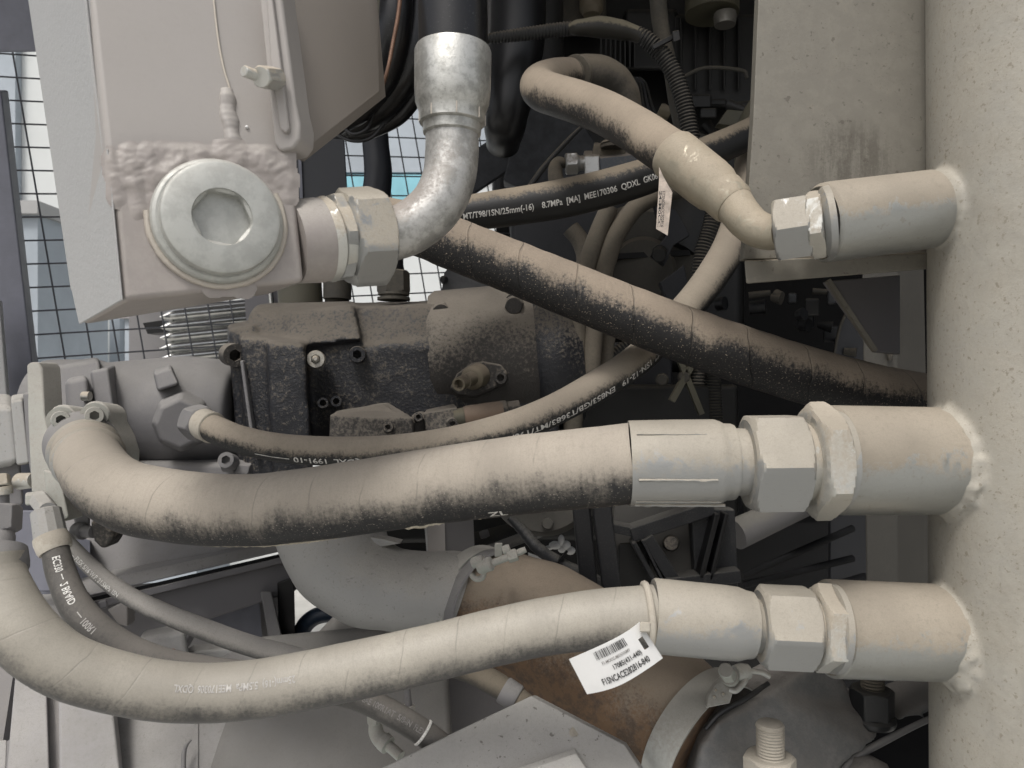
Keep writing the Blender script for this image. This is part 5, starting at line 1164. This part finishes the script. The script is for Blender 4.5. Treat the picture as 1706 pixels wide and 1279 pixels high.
# dusty pair of hoses going down behind the diagonal hose
for lab,pts in (('dusty brown hose dropping from the printed hose, left of a pair',((1015,345,.95,15),(998,385,.95,15.5),(982,430,.95,16),(970,480,.95,16),(962,540,.95,16),(960,600,.95,16),(956,660,.96,16),(954,720,.97,16))),
                ('dusty brown hose with an arched top, right of a pair',((1130,318,1.0,14),(1095,326,.98,15),(1060,345,.96,15.5),(1030,385,.95,16),(1012,430,.95,16),(1000,480,.95,16),(990,540,.95,16),(985,600,.95,16),(982,660,.96,16))),
                ('short dark hose behind the pair, left of them',((950,380,1.05,15),(966,400,1.05,15),(975,430,1.05,15),(968,470,1.05,14),(955,520,1.05,14))),
                ('third dusty hose showing below the diagonal hose beside the pair',((1030,470,1.0,12),(1022,520,1.0,12),(1012,570,1.0,12),(1008,620,1.0,12)))):
    t = thing('brown_hose',lab,'hydraulic hose',(pts[-1][0],pts[-1][1],pts[-1][2]))
    G().tube(Path(list(pts)),seg=32).build('rubber_tube','hosedim2',t,ang=60)
def corr(s,a): return 1+.09*math.sin(s*2*math.pi/.0048)
for lab,pts,m in (('corrugated black conduit arching over from the left and down to the right',((800,66,1.06,6),(830,62,1.06,9),(880,56,1.06,10.5),(925,50,1.06,11),(958,47,1.06,11)),'conduit'),
                ('corrugated cable conduit curving down past the looping hose',((1060,55,1.05,12),(1082,70,1.05,14),(1104,92,1.05,14),(1124,125,1.05,14),(1138,165,1.05,14),(1146,200,1.05,14),(1152,235,1.05,14)),'conduit'),
                ('corrugated conduit hanging vertically right of the engine cover',((1192,340,1.12,14),(1184,380,1.12,14),(1172,420,1.12,14.5),(1166,460,1.12,14.5),(1162,520,1.12,14),(1160,640,1.12,13)),'conduit'),
                ('faint corrugated conduit beside the plate, lower right of the engine',((1190,560,1.2,13),(1188,640,1.2,13),(1190,700,1.2,13)),'conduitd'),
                ('small corrugated conduit behind the pair of brown hoses',((1010,600,1.06,9),(1035,580,1.06,9),(1060,565,1.06,9)),'conduit')):
    t = thing('corrugated_conduit',lab,'cable conduit',(pts[-1][0],pts[-1][1],pts[-1][2]))
    G().tube(Path(list(pts),step=.0008),seg=20,mod=corr).build('sleeve',m,t,ang=80)
t = thing('cable_sleeve','smooth dusty sleeve joining two corrugated conduits above the looping hose','cable sleeve',(1010,60,1.05))
G().tube(Path([(950,48,1.055,9),(965,46,1.05,13),(1000,45,1.05,17),(1030,49,1.05,16),(1055,55,1.05,13),(1068,62,1.05,12)]),seg=28).build('sleeve','sleeve',t,ang=60)
t = thing('dark_hose','dark smooth hose running down beside the corrugated conduit','hose',(1130,240,1.12))
G().tube(Path([(1093,-60,1.15,14),(1098,20,1.15,14),(1106,70,1.13,13),(1118,120,1.1,12),(1126,170,1.09,12),(1140,230,1.09,12),(1160,290,1.09,12)]),seg=24).build('hose_wall','engd',t,ang=60)
t = thing('conduit_tie','black cable tie binding the conduit with its square head sticking out','cable tie',(1110,80,1.03))
G().bar((1088,78,1.03),(1122,60,1.03),8,.006).build('band','conduit',t,bevel=.001)
G().box8((1120,52,1.02),(1131,50,1.02),(1134,66,1.02),(1122,70,1.02),(1120,52,1.035),(1131,50,1.035),(1134,66,1.035),(1122,70,1.035)).build('head','conduit',t,bevel=.001)
t = thing('thin_cable','thin black cable slanting up behind the small manifold','cable',(880,320,1.1))
G().tube(Path([(875,322,1.1,5),(905,280,1.1,5),(940,240,1.1,4),(975,205,1.1,3)]),seg=14).build('cable_jacket','conduit',t)
G().tube(Path([(893,-60,1.3,6),(880,30,1.3,6),(876,70,1.3,6),(895,110,1.3,6),(920,130,1.3,6)]),seg=14).build('cable_jacket','engd',t)
t = thing('wheel_arch','curved thin edge of a dark fender to the left of the square post','fender',(1400,620,1.3))
G().tube(Path([(1418,505,1.3,2.5),(1400,545,1.3,2.5),(1390,590,1.3,2.5),(1384,640,1.3,2.5)]),seg=8).build('rim','engd',t)
G().prism([(1418,505,1.305),(1450,470,1.305),(1500,470,1.305),(1500,700,1.305),(1380,700,1.305),(1390,590,1.305),(1400,545,1.305)],(0,.01,0)).build('skin','bluedark',t)
G().prism([(1384,850,1.25),(1450,850,1.25),(1450,1010,1.25),(1384,1010,1.25)],(0,.01,0)).build('skin','bluedark',t)
GROUPS = {'hex_adapter':'hex adapters on the manifold pipe stubs','pipe_elbow':'pale pipe elbows under the bottom hose','brown_hose':'dusty brown hoses behind the diagonal hose',
          'corrugated_conduit':'corrugated cable conduits in the engine bay','threaded_stud':'threaded studs at the cast arm'}
for o in list(bpy.data.objects):
    k_ = o.name.split('.')[0]
    if o.parent is None and k_ in GROUPS and o.get('label'): o['group'] = GROUPS[k_]
